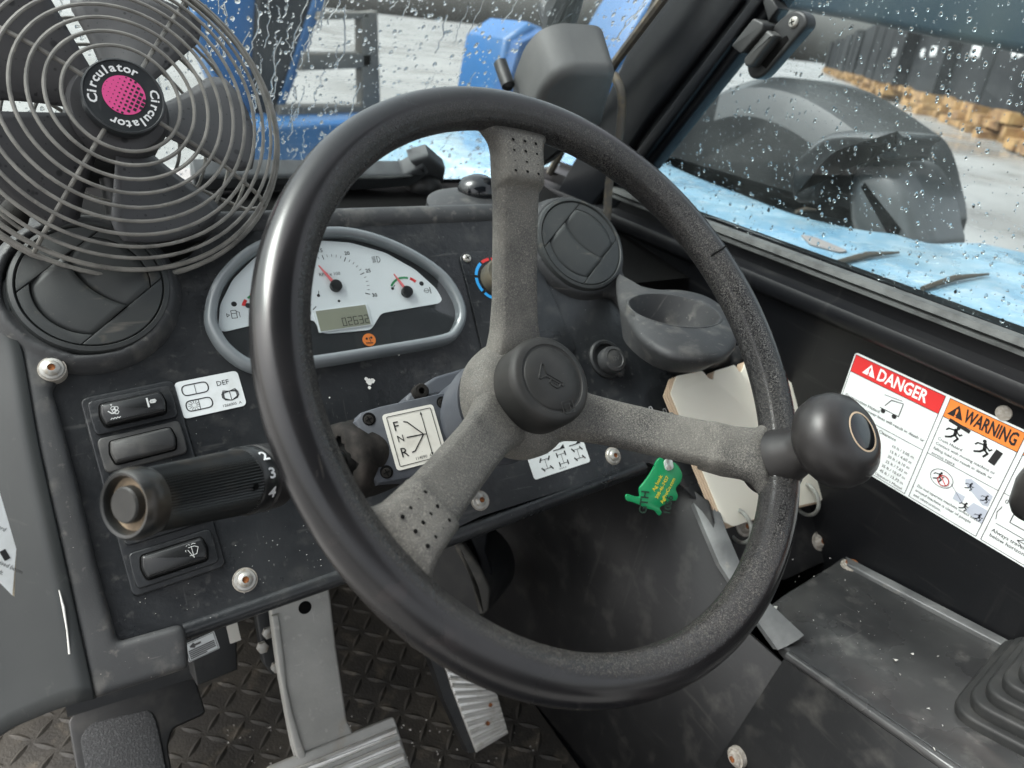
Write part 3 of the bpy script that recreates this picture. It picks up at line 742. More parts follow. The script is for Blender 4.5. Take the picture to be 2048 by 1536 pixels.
def arc(cu, cv, r0, r1, a0, a1, h, fr, k=12):
    mb = MB()
    for i in range(k):
        t0, t1 = R_(a0 + (a1 - a0) * i / k), R_(a0 + (a1 - a0) * (i + 1) / k)
        mb.sheet(fr, [(cu + r * math.cos(t), cv + r * math.sin(t)) for r, t in ((r0, t0), (r1, t0), (r1, t1), (r0, t1))], h)
    return mb
arc(gx, gy, .0135, .0155, 70, 150, H1, DF).build('green_arc', M['green'], cl, flat=True)
arc(gx, gy, .0135, .0162, 40, 63, H1, DF, 5).build('red_arc', M['red'], cl, flat=True)
arc(fx, fy, .0135, .0155, 40, 130, H1, DF).build('green_arc', M['green'], cl, flat=True)
arc(fx, fy, .0135, .0162, 138, 160, H1, DF, 5).build('red_arc', M['red'], cl, flat=True)
ic = MB()
for x, y in ((468, 608), (843, 567), (496, 611)): ic.sheet(DF, circ(*dpt(x, y), .0022, 16), H1)
q = dpt(785, 577); ic.sheet(DF, circ(*q, .0014, 12), H1); ic.line(DF, [q, (q[0] + .003, q[1] + .003)], .0006, H1)
q = dpt(637, 591); ic.sheet(DF, circ(*q, .0014, 12), H1); ic.line(DF, [q, (q[0] + .001, q[1] + .004)], .0006, H1)
q = dpt(678, 602); ic.sheet(DF, circ(*q, .0012, 12), H1)
# pictograms: fuel pump, lamp, coolant, spring
q = dpt(468, 628)
ic.line(DF, [(q[0] - .002, q[1] - .0035), (q[0] - .002, q[1] + .003), (q[0] + .002, q[1] + .003), (q[0] + .002, q[1] - .0035)], .0005, H1, True)
ic.line(DF, [(q[0] - .002, q[1] + .0005), (q[0] + .002, q[1] + .0005)], .0005, H1).line(DF, [(q[0] + .002, q[1] + .002), (q[0] + .0042, q[1] + .001), (q[0] + .0042, q[1] - .003)], .0005, H1)
ic.line(DF, [(q[0] - .0055, q[1] - .002), (q[0] - .0055, q[1] + .0008), (q[0] - .0035, q[1] - .0006)], .0005, H1, True)
q = dpt(752, 519)
ic.line(DF, [(q[0] + .001 + .0028 * math.cos(R_(a)), q[1] + .003 * math.sin(R_(a))) for a in range(-90, 91, 30)], .0005, H1, True)
for k in range(5): ic.line(DF, [(q[0] - .0035, q[1] + .0024 - k * .0012), (q[0] - .0005, q[1] + .0028 - k * .0012)], .0004, H1)
q = dpt(855, 581); ic.line(DF, circ(q[0] - .001, q[1], .0022, 12), .0004, H1, True).line(DF, [(q[0] + .0028, q[1] - .003), (q[0] + .0028, q[1] + .003)], .0008, H1).line(DF, [(q[0] - .0035, q[1]), (q[0] + .002, q[1])], .0004, H1)
ic.build('pictograms', M['ink'], cl, flat=True)
# lcd window
lf2, lw, lh = DF.sub((626, 622), (733, 608), (636, 667), .001)
MB().prism(lf2, rect(lw / 2, -lh / 2, lw, lh, .001), 0, .0012, .0004).build('lcd_frame', M['dial'], cl)
MB().prism(lf2, rect(lw / 2, -lh / 2, lw * .93, lh * .9, .0006), .001, .0015).build('lcd_screen', M['lcd'], cl)
segs = {'0': 'abcdef', '2': 'abged', '6': 'afgedc', '3': 'abgcd'}
dg_ = MB(); dw, dh = lw * .085, lh * .34
for i, ch in enumerate('02632'):
    x0, y0 = lw * .46 + i * lw * .105, -lh * .86
    S = {'a': ((0, 1), (1, 1)), 'b': ((1, 1), (1, .5)), 'c': ((1, .5), (1, 0)), 'd': ((0, 0), (1, 0)), 'e': ((0, 0), (0, .5)), 'f': ((0, .5), (0, 1)), 'g': ((0, .5), (1, .5))}
    for s_ in segs[ch]:
        (a, b), (c, d_) = S[s_]; dg_.line(lf2, [(x0 + a * dw * .75, y0 + b * dh), (x0 + c * dw * .75, y0 + d_ * dh)], .0006, .0018)
dg_.build('digits', M['lcdfig'], cl, flat=True)
# orange sticker on the dark strip
q = DF.uv(738, 680)
st = MB().prism(DF, circ(q[0], q[1], .0058, 24), 0, .0006).build('round_sticker', M['orange'], cl)
k = MB(); k.sheet(DF, circ(q[0] - .002, q[1] + .0012, .0011, 12), .0009).sheet(DF, circ(q[0] + .0022, q[1] + .0016, .0011, 12), .0009).line(DF, [(q[0] + .0004, q[1] + .002), (q[0] + .001, q[1] - .002)], .0006, .0009).line(DF, [(q[0] - .0032, q[1] - .0026), (q[0] + .0025, q[1] - .0032)], .0009, .0009)
k.build('sticker_print', M['ink'], st, flat=True)
MB().prism(D, inset(po, .0088), .0088, .0094).build('lens', M['lens'], cl)

# -------------------------------------------------- decals on the dash
fd, fw, fh = D.sub((347, 766), (474, 741), (370, 838), .0004)
df = thing('instruction_label', 'white exhaust fluid label with two switch outlines and a book', 'label', fd.o)
MB().prism(fd, rect(fw / 2, -fh / 2, fw, fh, .004), 0, .0004).build('label_sheet', M['label'], df)
k = MB(); h = .0006
k.text(fd, 'DEF', fw * .62, -fh * .32, fh * .19, h).text(fd, '1266003  A', fw * .62, -fh * .92, fh * .105, h)
for j in (0, 1):
    c_ = (fw * .29, -fh * (.27 + .43 * j)); rr = rect(c_[0], c_[1], fw * .40, fh * .28, fh * .13)
    k.line(fd, rr, .0008, h, True); k.line(fd, [(c_[0], c_[1] - fh * .13), (c_[0], c_[1] + fh * .13)], .0004, h)
    if j:
        for i in range(12):
            a = R_(30 * i); k.line(fd, [(c_[0] - fw * .08 + .0016 * math.cos(a), c_[1] + .0016 * math.sin(a)), (c_[0] - fw * .08 + .0042 * math.cos(a), c_[1] + .0038 * math.sin(a))], .0003, h)
for j in range(3):
    o_ = fw * (.69 - .015 * j), -fh * (.74 - .0 * j)
    k.line(fd, [(o_[0], o_[1] + .001 * j), (o_[0], o_[1] + fh * .26 - .0012 * j), (fw * .79, o_[1] + fh * .22), (fw * (.89 + .015 * j), o_[1] + fh * .26 - .0012 * j), (fw * (.89 + .015 * j), o_[1] + .001 * j), (fw * .79, o_[1] - fh * .04)], .0005, h, True)
k.line(fd, [(fw * .79, -fh * .52), (fw * .79, -fh * .78)], .0005, h)
k.build('label_print', M['ink'], df, flat=True)

fs_, sw, sh = D.sub((1051, 906), (1163, 872), (1076, 958), .0004)
sl_ = thing('steering_mode_label', 'white steering mode label with wheel pictograms below the spoke', 'label', fs_.o)
MB().prism(fs_, rect(sw / 2, -sh / 2, sw, sh, .003), 0, .0004).build('label_sheet', M['label'], sl_)
k = MB()
for j in range(3):
    cx0, cy0 = sw * (.26 + .29 * j), -sh * .58
    q = sw / .066
    for yy in (.0045, -.0045): k.line(fs_, [(cx0 - .0045 * q, cy0 + yy * q), (cx0 + .0045 * q, cy0 + yy * q)], .0005, h)
    k.line(fs_, [(cx0, cy0 - .0045 * q), (cx0, cy0 + .0045 * q)], .0005, h)
    for yy, an in ((.0045 * q, (-35, 0, 35)[j] if j else -35), (-.0045 * q, (35, 0, 35)[j])):
        for xx in (-.0048 * q, .0048 * q):
            a = R_(90 + an); k.line(fs_, [(cx0 + xx - .0019 * q * math.cos(a), cy0 + yy - .0019 * q * math.sin(a)), (cx0 + xx + .0019 * q * math.cos(a), cy0 + yy + .0019 * q * math.sin(a))], .0014, h)
    k.line(fs_, [(cx0 - .007 * q, -sh * .22), (cx0 + .006 * q, -sh * .22)], .0009, h); k.sheet(fs_, [(cx0, -sh * .22), (cx0 + .006 * q, -sh * .22), (cx0 + .006 * q, -sh * .08)], h)
k.text(fs_, '114078  B', sw * .5, -sh * .93, sh * .08, h, align='CENTER')
k.build('label_print', M['ink'], sl_, flat=True)
# flaked remains of paint and old sticker under the cluster
fk = MB(); q = D.uv(738, 764)
for dx, dy, s in ((0, 0, .0032), (.003, .0005, .0024), (-.001, -.005, .0016), (-.036, -.008, .0007), (.032, .02, .0009), (-.002, .003, .0018)):
    fk.prism(D, [(q[0] + dx + s * math.cos(a) * random.Random(int(a * 99)).uniform(.5, 1.2), q[1] + dy + s * math.sin(a)) for a in (0, 1, 2, 3, 4, 5)], 0, .0004)
tag(fk.build('paint_flake', M['chip']), 'white flake of an old sticker below the instrument cluster', 'flake')
# -------------------------------------------------- rocker switches
RK = thing('switch_bank', 'upright black frame holding the row of rocker switches', 'switch frame', D.P(300, 1000))
cA, cB = D.uv(267, 822), D.uv(349, 1117)
mid_ = ((cA[0] + cB[0]) / 2, (cA[1] + cB[1]) / 2); dv = V(cB[0] - cA[0], cB[1] - cA[1]); Lr = dv.length
rot_ = math.atan2(dv.y, dv.x) + math.pi / 2
RF = D.at(mid_[0], mid_[1], 0, rot_)
MB().prism(RF, rect(0, 0, .062, Lr + .034, .006), 0, .0022, .0015).build('frame_plate', M['panel'], RK)
def rocker(label, k, blank, tilt, par_mat):
    cv = Lr / 2 - Lr * k / 4
    t = thing('rocker_switch', label, 'rocker switch', RF.p(0, cv, .002))
    f = RF.at(0, cv, .0022)
    pl = rnd([(-.027, -.0128), (.027, -.0128), (.0275, 0), (.027, .0128), (-.027, .0128), (-.0275, 0)], .004)
    MB().prism(f, pl, 0, .0025, .0012).build('switch_bezel', M['panel'] if not blank else M['rockblank'], t)
    ap = rnd([(-.0195, -.0082), (.0195, -.0082), (.0212, 0), (.0195, .0082), (-.0195, .0082), (-.0212, 0)], .002, 3)
    MB().prism(f, inset(ccw(ap), -.0012), .0020, .0028).build('gap', M['gap'], t)
    mb = MB(); p_ = ccw(ap); rs = []
    for d_, h in ((0, .002), (0, .0055), (.0008, .0072), (.0022, .0080)):
        rs.append([f.p(a, b, h + tilt * a + (2.2 * a * a if not blank else 0)) for a, b in inset(p_, d_)])
    mb.rings(rs); o = mb.build('actuator', M['rocker'] if not blank else M['rockblank'], t, ang=50)
    return t, f, tilt
def on(f, tilt, a): return .0083 + tilt * a + 2.2 * a * a
t, f, ti = rocker('rocker switch with pale exhaust smoke pictograms beside the fluid label', 0, False, .03, 0)
k = MB()
def pstroke(pts, w=.0005, closed=False):
    for i in range(len(pts) if closed else len(pts) - 1):
        a, b = pts[i], pts[(i + 1) % len(pts)]
        k.line(f, [a, b], w, on(f, ti, (a[0] + b[0]) / 2) + .0002)
for i in range(4): pstroke([(-.0155 + i * .0018, -.0052), (-.0146 + i * .0018, -.0044), (-.0137 + i * .0018, -.0052)])
for cx_, cy_ in ((-.012, .0005), (-.0105, .002), (-.0125, .0025), (-.0108, -.0008)): pstroke([(cx_ + .0014 * math.cos(a), cy_ + .0014 * math.sin(a)) for a in (0, 1, 2, 3, 4, 5)], .0005, True)
pstroke([(-.0158, .001), (-.014, -.001), (-.0125, -.0012)], .0008); k.sheet(f, circ(-.013, .0052, .0006, 8), on(f, ti, -.013) + .0003)
for cx_ in (.0125, .0140, .0132): pstroke([(cx_ + .0013 * math.cos(a), .0012 + .0013 * math.sin(a)) for a in (0, 1, 2, 3, 4, 5)], .0005, True)
pstroke([(.0098, -.0022), (.0098, .0042)], .0012); pstroke([(.0066, .001), (.0085, .001)], .0016)
k.build('switch_print', M['paleink'], t, flat=True)
rocker('blank dusty rocker switch above the gear lever grip', 1, True, .0, 0)
rocker('rocker switch half hidden under the gear lever grip', 2.9, False, -.03, 0)
t, f, ti = rocker('rocker switch with windscreen washer pictogram below the gear lever grip', 4, False, .05, 0)
k = MB()
c_ = (.0115, 0)
pstroke([(c_[0] - .0042, .002), (c_[0] - .002, .0035), (c_[0] + .002, .0035), (c_[0] + .0042, .002), (c_[0] + .0022, -.0022), (c_[0] - .0022, -.0022)], .0004, True)
pstroke([(c_[0] - .0026, .002), (c_[0], -.0042)], .0004); pstroke([(c_[0], .004), (c_[0], -.0042)], .0004)
pstroke([(c_[0] - .003, .005), (c_[0] - .0015, .0056), (c_[0] - .0005, .005)], .0004); pstroke([(c_[0] + .003, .005), (c_[0] + .0015, .0056), (c_[0] + .0005, .005)], .0004)
k.build('switch_print', M['paleink'], t, flat=True)

# -------------------------------------------------- power socket
ps = thing('power_socket', 'round 12 volt power socket with rubber cap left of cup holder', 'power socket', D.P(1222, 720))
u, v = D.uv(1215, 718)
MB().lathe(D, u - .002, v, [(.0205, 0), (.0205, .002), (.0185, .0035), (.016, .0035), (.015, .001)], 36).build('socket_ring', M['plastic'], ps)
u2, v2 = D.uv(1229, 717, .012)
MB().lathe(D, u2, v2, [(.0135, .001), (.0140, .008), (.0130, .0125), (.0098, .0135), (.0092, .0128), (.0085, .0130), (.001, .0136)], 36).build('socket_cap', M['mould'], ps)
MB().text(D, '12V', u2, v2 - .0022, .0062, .0138, align='CENTER', bold=.0001).build('cap_lettering', pm('raised grey', (.10, .10, .10), .5), ps, flat=True)
tq = D.uv(1238, 742, .004); MB().prism(D, rect(tq[0], tq[1], .012, .010, .004, -.6), .002, .007, .002).build('pull_tab', M['mould'], ps)
# -------------------------------------------------- cup holder
CZ = -.217; cc_ = hit(1348, 620, V(0, 0, 1), CZ)
CF = Frame(cc_, (1, 0, 0), (0, 0, 1))
cu = thing('cup_holder', 'dusty grey moulded cup holder at the end of the dashboard', 'cup holder', cc_ + V(0, 0, -.09))
cm = MB(); n_ = 56; rs = []
for r, h in ((.022, -.044), (.029, -.041), (.037, -.028), (.042, -.015), (.0445, -.007), (.0448, -.002), (.0435, .0008), (.0418, .0005), (.0402, -.004), (.036, -.024), (.029, -.036), (.002, -.037)):
    rs.append([CF.p(r * math.cos(2 * math.pi * i / n_) * 1.0, r * math.sin(2 * math.pi * i / n_), h) for i in range(n_)])
cm.rings(rs); cm.build('cup', M['mould'], cu, ang=60)
# web joining the cup to the dash
wpoly = CF.tr([(1236, 540), (1262, 558), (1310, 570), (1370, 573), (1424, 588), (1466, 620), (1480, 668), (1442, 702), (1345, 698), (1285, 664), (1255, 622), (1238, 590)])
wpoly = spline(wpoly, 5)
def reach(a):
    d_ = V(math.cos(a), math.sin(a)); best = .0449
    for i in range(len(wpoly)):
        p, q = Vector(wpoly[i]), Vector(wpoly[(i + 1) % len(wpoly)]); e = q - p
        den = d_.x * e.y - d_.y * e.x
        if abs(den) < 1e-12: continue
        t_ = (p.x * e.y - p.y * e.x) / den; s_ = (p.x * d_.y - p.y * d_.x) / den
        if t_ > 0 and 0 <= s_ <= 1: best = max(best, t_)
    return best
wbm = MB(); n_ = 96; A_ = [2 * math.pi * i / n_ for i in range(n_)]
def wring(fn, h): return [CF.p(fn(a) * math.cos(a), fn(a) * math.sin(a), h) for a in A_]
wbm.rings([wring(lambda a: .0430, -.004), wring(lambda a: .0438, .0003), wring(lambda a: max(.0443, reach(a) - .006), -.0025), wring(lambda a: reach(a) - .001, -.006), wring(lambda a: reach(a) - .001, -.010), wring(lambda a: .45 * reach(a) + .55 * .036, -.034)], False, False)
wbm.build('web', M['mould'], cu, ang=60)
fc = D.uv(1425, 718); fl3 = MB(); rs = []
for s_ in (0, .12, .3, .55, .8, 1.0):
    ring = []
    for i in range(48):
        a = 2 * math.pi * i / 48
        A_0 = CF.p(.0435 * math.cos(a), .0435 * math.sin(a), -.006)
        B_0 = D.p(fc[0] + .036 * math.cos(a), fc[1] + .018 * math.sin(a), -.004)
        w_s = s_ ** .9
        ring.append(A_0 * (1 - w_s) + B_0 * w_s)
    rs.append(ring)
fl3.rings(rs, False, True); fl3.build('funnel', M['mould'], cu, ang=60)

# ================================================================ STEERING WHEEL
WNn = V(.12, -.703, .70).normalized()
W = Frame((.257, .319, -.183), (1, 0, 0), WNn)
sw_ = thing('steering_wheel', 'worn black three spoke steering wheel with spinner knob', 'steering wheel', W.p(0, 0, -.09))
RR, RT = .185, .0137
mb = MB(); rs = []; nA, nS = 180, 40
for i in range(nA):
    th = 2 * math.pi * i / nA; r_ = []
    for j in range(nS):
        ph = 2 * math.pi * j / nS
        k = 1.0
        rr = RT * (1 + .02 * math.cos(2 * ph))
        # moulding seam along the inner side, small parting line outside
        d_ = (ph - math.pi * .86); rr += .0011 * math.exp(-(d_ / .07) ** 2)
        d_ = (ph - math.pi * 1.95); rr += .0005 * math.exp(-(d_ / .05) ** 2)
        R1 = RR + rr * math.cos(ph)
        r_.append(W.p(R1 * math.cos(th), R1 * math.sin(th), rr * math.sin(ph)))
    rs.append(r_)
mb.rings(rs, loop=True); rim = mb.build('rim', M['rim'], sw_, ang=80)
wa = rim.data.attributes.new('wear', 'FLOAT', 'POINT')      # hands have polished the outer side, the grain survives inside
wv_ = []
for i_ in range(nA):
    th = 2 * math.pi * i_ / nA; side = .5 + .5 * math.cos(th + .45)
    e0 = .62 - .12 * side + .02 * math.sin(5 * th)
    for j_ in range(nS):
        ph = j_ / nS * 2
        x = (ph - e0) / .10 + .5
        x = min(1, max(0, x)); x = x * x * (3 - 2 * x)
        wv_.append(x if ph < 1.5 else .15)
wa.data.foreach_set('value', wv_)
# crack in the rim cover
q = W.uv(1428, 508); tc_ = math.atan2(q[1], q[0])
ck_ = MB(); pts = []
for j in range(22):
    ph = R_(-80 + j * 13); wob = .0025 * math.sin(j * 1.7) * .4
    a = tc_ + wob + .02 * (j / 22 - .5)
    pts.append(W.p((RR + RT * 1.0 * math.cos(ph)) * math.cos(a), (RR + RT * 1.0 * math.cos(ph)) * math.sin(a), RT * 1.0 * math.sin(ph)))
ck_.tube(pts, [.0007 if 2 < j < 19 else .0003 for j in range(22)], 6); ck_.build('crack', M['gap'], sw_)
# spokes
def spoke(deg, pad):
    a = R_(deg); f = W.at(0, 0, 0, a)          # u runs out along the spoke
    st = [  # r, half width, top height, depth
        (.020, .0260, -.058, .026), (.034, .0215, -.052, .024), (.048, .0182, -.047, .021), (.066, .0172, -.0395, .0185), (.090, .0172, -.0295, .0175), (.112, .0172, -.0200, .017),
        (.128, .0176, -.0128, .0168), (.1325, .0180, -.0105 if pad else -.0095, .0175), (.1350, .0188, -.0030 if pad else -.0085, .024), (.148, .0194, .0010 if pad else -.0045, .023), (.158, .0202, .0030 if pad else .0015, .020), (.165, .0225, .0035, .017), (.172, .0285, .0015, .013), (.179, .0400, -.003, .008), (.184, .052, -.006, .003)]
    # smooth resample
    st2 = spline(st, 4, False) if False else st
    rs = []
    prof = [(-1.0, -.55), (-.985, -.36), (-.93, -.20), (-.82, -.055), (-.72, -.005), (-.4, .01), (0, .014), (.4, .01), (.72, -.005), (.82, -.055), (.93, -.20), (.985, -.36), (1.0, -.55), (.96, -.75), (.80, -.98), (.4, -1.05), (0, -1.06), (-.4, -1.05), (-.80, -.98), (-.96, -.75)]
    fine = []
    for i in range(len(st) - 1):
        for k in range(3):
            t = k / 3; fine.append(tuple(st[i][c] * (1 - t) + st[i + 1][c] * t for c in range(4)))
    fine.append(st[-1])
    for r, w, top, dep in fine:
        rs.append([f.p(r, x * w, top + z * dep) for x, z in prof])
    m_ = MB(); m_.rings(rs); o = m_.build('spoke', M['spoke'], sw_, ang=60)
    if pad:
        dm = MB()
        for i in range(4):
            for j in range(3):
                r = .1395 + i * .0068; y = (j - 1) * .0095
                top = -.0030 + .0060 * (r - .135) / .023 + .0006 - .0004 * abs(j - 1)
                dm.lathe(f, r, y, [(.0012, top + .0001), (.0008, top + .0003), (.0003, top + .0003)], 10)
        dm.build('dimples', M['gap'], o)
    return o
for dg, pd_ in ((85.6, True), (-151.6, True), (-31.0, False)):
    spoke(dg, pd_)
q_ = W.uv(1050, 580, -.038)
stn = MB(); fS = W.at(0, 0, 0, R_(85.6))
su, sv = fS.uv(1050, 580, -.036)
stn.prism(fS, spline([(su - .013, sv - .001), (su - .006, sv - .0045), (su + .004, sv - .005), (su + .011, sv - .001), (su + .006, sv + .0035), (su - .006, sv + .004)], 4), -.0405, -.0335)
# hub and horn pad
hb = MB(); hb.lathe(W, 0, 0, [(.038, -.088), (.043, -.079), (.0435, -.071), (.040, -.062), (.034, -.056), (.029, -.054)], 56); hb.build('hub', M['spoke'], sw_, ang=60)
hc = MB(); hc.lathe(W, .001, 0, [(r_ * .9, h_) for r_, h_ in [(.0340, -.064), (.0348, -.056), (.0350, -.037), (.0340, -.0325), (.0312, -.0302), (.0272, -.0298), (.0264, -.0306), (.0248, -.0306), (.0240, -.0297), (.010, -.0293), (.0005, -.0292)]], 64)
hpd = hc.build('horn_pad', M['hornpad'], sw_, ang=50)
f = W.at(0, 0, -.0293, R_(-35)); k = MB()
def relief(pts, w=.0012, closed=False):
    n = len(pts)
    for i in range(n if closed else n - 1):
        a, b = pts[i], pts[(i + 1) % n]; k.tube([f.p(*a, .0001), f.p(*b, .0001)], w / 2, 6)
# trumpet outline
relief([(-.0105, .0060), (-.0098, -.0052), (-.0085, -.0050), (-.0050, -.0012), (.0090, -.0012), (.0090, .0006), (-.0050, .0010), (-.0086, .0060)], .0012, True)
relief([(-.001, -.0006), (-.001, -.0040), (.001, -.0052), (.005, -.0052), (.0066, -.0035), (.0066, -.0006)], .0012)
relief([(.0015, -.0006), (.0015, -.0030), (.0045, -.0030), (.0045, -.0006)], .0006)
relief([(.0090, -.0020), (.0090, .0014)], .001)
f = W.at(0, 0, -.0299, R_(3)); cx_, cy_ = .0048, -.0212
relief(rect(cx_, cy_, .0095, .0085, .002), .0009, True)
relief([(cx_ - .003, cy_ + .002), (cx_ + .003, cy_ + .002)], .0008); relief([(cx_ + .0016, cy_ + .002), (cx_ + .0016, cy_ - .0026)], .0008)
for x in (-.0026, -.0014, -.0002): relief([(cx_ + x, cy_ + .001), (cx_ + x, cy_ - .0026)], .0006)
k.build('horn_emblem', M['hornpad'], hpd)
# spinner knob
kn = MB(); ku, kv = .1555, -.0915
fK = W.at(ku, kv, 0)
kn.lathe(fK, 0, 0, [(.021, .004), (.0195, .012), (.0165, .020), (.0155, .028), (.0165, .033)], 40)
kn.lathe(fK, 0, 0, [(.014, .0300), (.0235, .0322), (.0300, .0385), (.0328, .0475), (.0318, .0565), (.0280, .0632), (.0215, .0678), (.0142, .0697), (.0128, .0690)], 48)
ko = kn.build('spinner_knob', M['knob'], sw_, ang=60)
MB().lathe(fK, 0, 0, [(.0126, .066), (.0124, .0697), (.0105, .0704), (.004, .0707)], 40).build('knob_inlay', M['gloss'], ko)
MB().lathe(fK, 0, 0, [(.0140, .0690), (.0138, .0697), (.0127, .0698), (.0126, .069)], 40, False, False).build('inlay_rim', M['cardedge'], ko)
# clamp under the rim
MB().lathe(W.at(.1585, -.0945, 0), 0, 0, [(.019, -.022), (.021, -.012), (.021, .004)], 32).build('knob_clamp', M['knob'], sw_)

# steering column
sc2 = thing('steering_column', 'dark steering column shaft running under the dashboard', 'steering column', D.P(950, 960))
MB().lathe(W, 0, 0, [(.036, -.20), (.037, -.12), (.040, -.105), (.040, -.088)], 40).build('upper_shroud', M['house'], sc2)
ca = W.p(0, 0, -.2)
jo = Frame((.305, .60, -.53), (1, 0, 0), WNn)
jq = jo.o
MB().lathe(Frame(hit(905, 1165, V(0, 1, 0), .58), (1, 0, 0), (-.75, -.55, .3)), 0, 0, [(.052, -.08), (.054, 0), (.050, .008), (.02, .01)], 36).build('motor_can', M['plastic'], sc2)
bf_ = Frame(hit(940, 1130, V(0, 1, 0), .55), (1, 0, 0), (-.3, -.85, .35))
MB().prism(bf_, rnd(bf_.tr([(905, 1085), (922, 1078), (960, 1130), (978, 1170), (975, 1215), (958, 1225), (948, 1170), (925, 1120)]), .006), -.02, .012, .004).build('clamp_band', pm('dirty clamp', (.06, .058, .052), .6, var=(40, (.15, .14, .12), .5, .8)), sc2)
MB().prism(bf_, bf_.tr([(930, 1050), (985, 1045), (978, 1110), (992, 1150), (985, 1230), (965, 1240), (960, 1130)]), -.05, -.015, .004).build('bracket', M['blackmetal'], sc2)

# ================================================================ GEAR SELECTOR
H = D.up(.094)
gs = thing('gear_selector', 'gear selector with ribbed twist grip and FNR label on the column', 'gear selector', D.P(870, 900))
hpts = H.tr([(711, 842), (723, 824), (760, 812), (925, 776), (1000, 918), (985, 926), (757, 968), (748, 960)])
MB().prism(H, hpts, -.045, 0, .003, 2).build('selector_housing', M['house'], gs)
H2 = D.up(.072)
MB().prism(H2, rnd(H2.tr([(810, 800), (816, 788), (872, 752), (960, 726), (1000, 760), (900, 800), (820, 812)]), .003), -.03, 0, .003).build('rear_housing', M['house'], gs)
a = H2.uv(838, 786); MB().lathe(H2, a[0], a[1], [(.006, -.002), (.006, .006), (.005, .0068), (.0026, .0068), (.0024, .002)], 20).build('standoff', M['boot'], gs)
for x, y in ((738, 838), (885, 805), (773, 944)):
    a = H.uv(x, y)
    MB().lathe(H, a[0], a[1], [(.0047, .0), (.0047, .0004), (.0042, .0005)], 22).build('screw_well', M['gap'], gs)
    o = MB().lathe(H, a[0] - .0004, a[1] - .0006, [(.0036, .0004), (.0032, .0009), (.001, .001)], 18).build('screw', M['boot'], gs)
    MB().line(H, [(a[0] - .0025, a[1] - .001), (a[0] + .0018, a[1] + .0002)], .0008, .0013).line(H, [(a[0] - .001, a[1] + .0016), (a[0] + .0003, a[1] - .003)], .0008, .0013).build('slot', M['gap'], o, flat=True)
fl_, w_, h_ = H.sub((763, 830), (865, 808), (796, 942), .0004)
lb = MB().prism(fl_, rect(w_ / 2, -h_ / 2, w_, h_, .003), 0, .0004).build('selector_label', M['labelw'], gs)
k = MB(); e = .0007
k.line(fl_, rect(w_ / 2, -h_ / 2, w_ * .86, h_ * .88, .001), .0005, e, True)
k.text(fl_, 'F', w_ * .14, -h_ * .33, h_ * .24, e).text(fl_, 'N', w_ * .15, -h_ * .53, h_ * .17, e).text(fl_, 'R', w_ * .14, -h_ * .80, h_ * .24, e).text(fl_, '114090  A', w_ * .38, -h_ * .90, h_ * .075, e)
hubp = (w_ * .66, -h_ * .49)
k.line(fl_, [(w_ * .36, -h_ * .20), (w_ * .42, -h_ * .22), hubp], .0008, e).line(fl_, [(w_ * .34, -h_ * .48), hubp], .0008, e).line(fl_, [(w_ * .36, -h_ * .75), (w_ * .42, -h_ * .74), hubp], .0008, e)
k.line(fl_, [hubp, (w_ * .72, -h_ * .50)], .0007, e).line(fl_, [(w_ * .72, -h_ * .12), (w_ * .72, -h_ * .86)], .0006, e)
for s_, y in ((1, -.09), (-1, -.89)): k.sheet(fl_, [(w_ * .72, h_ * y), (w_ * .695, h_ * (y - s_ * .055)), (w_ * .745, h_ * (y - s_ * .055))], e)
k.build('label_print', M['ink'], lb, flat=True)
# lever: axis runs across the cab, towards -X
LE = ray(252, 1010) * .34
LD = V(-.778, -.516, .358).normalized()
LF = Frame(LE, (0, 0, 1), LD)      # n points to the free end, h = 0 at the end face
n_ = 136; rs = []
for t_, r, rib in ((.0735, .0190, 0), (.0715, .0190, 1), (.0125, .0163, 1), (.0105, .0163, 0), (.0095, .0170, 0)):
    ring = []
    for i in range(n_):
        a = 2 * math.pi * i / n_; rr = r - (.0009 if (rib and i % 2) else 0)
        ring.append(LF.p(rr * math.cos(a), rr * math.sin(a), -t_))
    rs.append(ring)
MB().rings(rs).build('twist_grip', M['grip'], gs, ang=25)
MB().lathe(LF, 0, 0, [(.0168, -.0115), (.0176, -.0085), (.0179, -.0045), (.0173, -.0005), (.0157, .0015), (.0143, .0010), (.0134, -.001), (.0131, -.004)], 56, True, False).build('end_collar', M['grip'], gs)
MB().lathe(LF, 0, 0, [(.0133, -.0042), (.0131, -.0034), (.001, -.0034)], 48).build('dusty_recess', pm('dust filled recess', (.26, .20, .135), .9, var=(160, (.12, .095, .07), .45, .7)), gs)
MB().lathe(LF, 0, 0, [(.0091, -.0036), (.0089, .0006), (.0081, .0015), (.001, .0013)], 40).build('end_button', M['hornpad'], gs)
MB().lathe(LF, 0, 0, [(.0192, -.0855), (.0200, -.084), (.0200, -.0750), (.0191, -.0735)], 56).build('number_ring', M['rocker'], gs)
MB().lathe(LF, 0, 0, [(.015, -.104), (.0199, -.100), (.0202, -.0870), (.0191, -.0855)], 56).build('index_ring', M['knob'], gs)
MB().lathe(LF, 0, 0, [(.007, -.19), (.008, -.14), (.011, -.100)], 24).build('stalk', M['plastic'], gs)
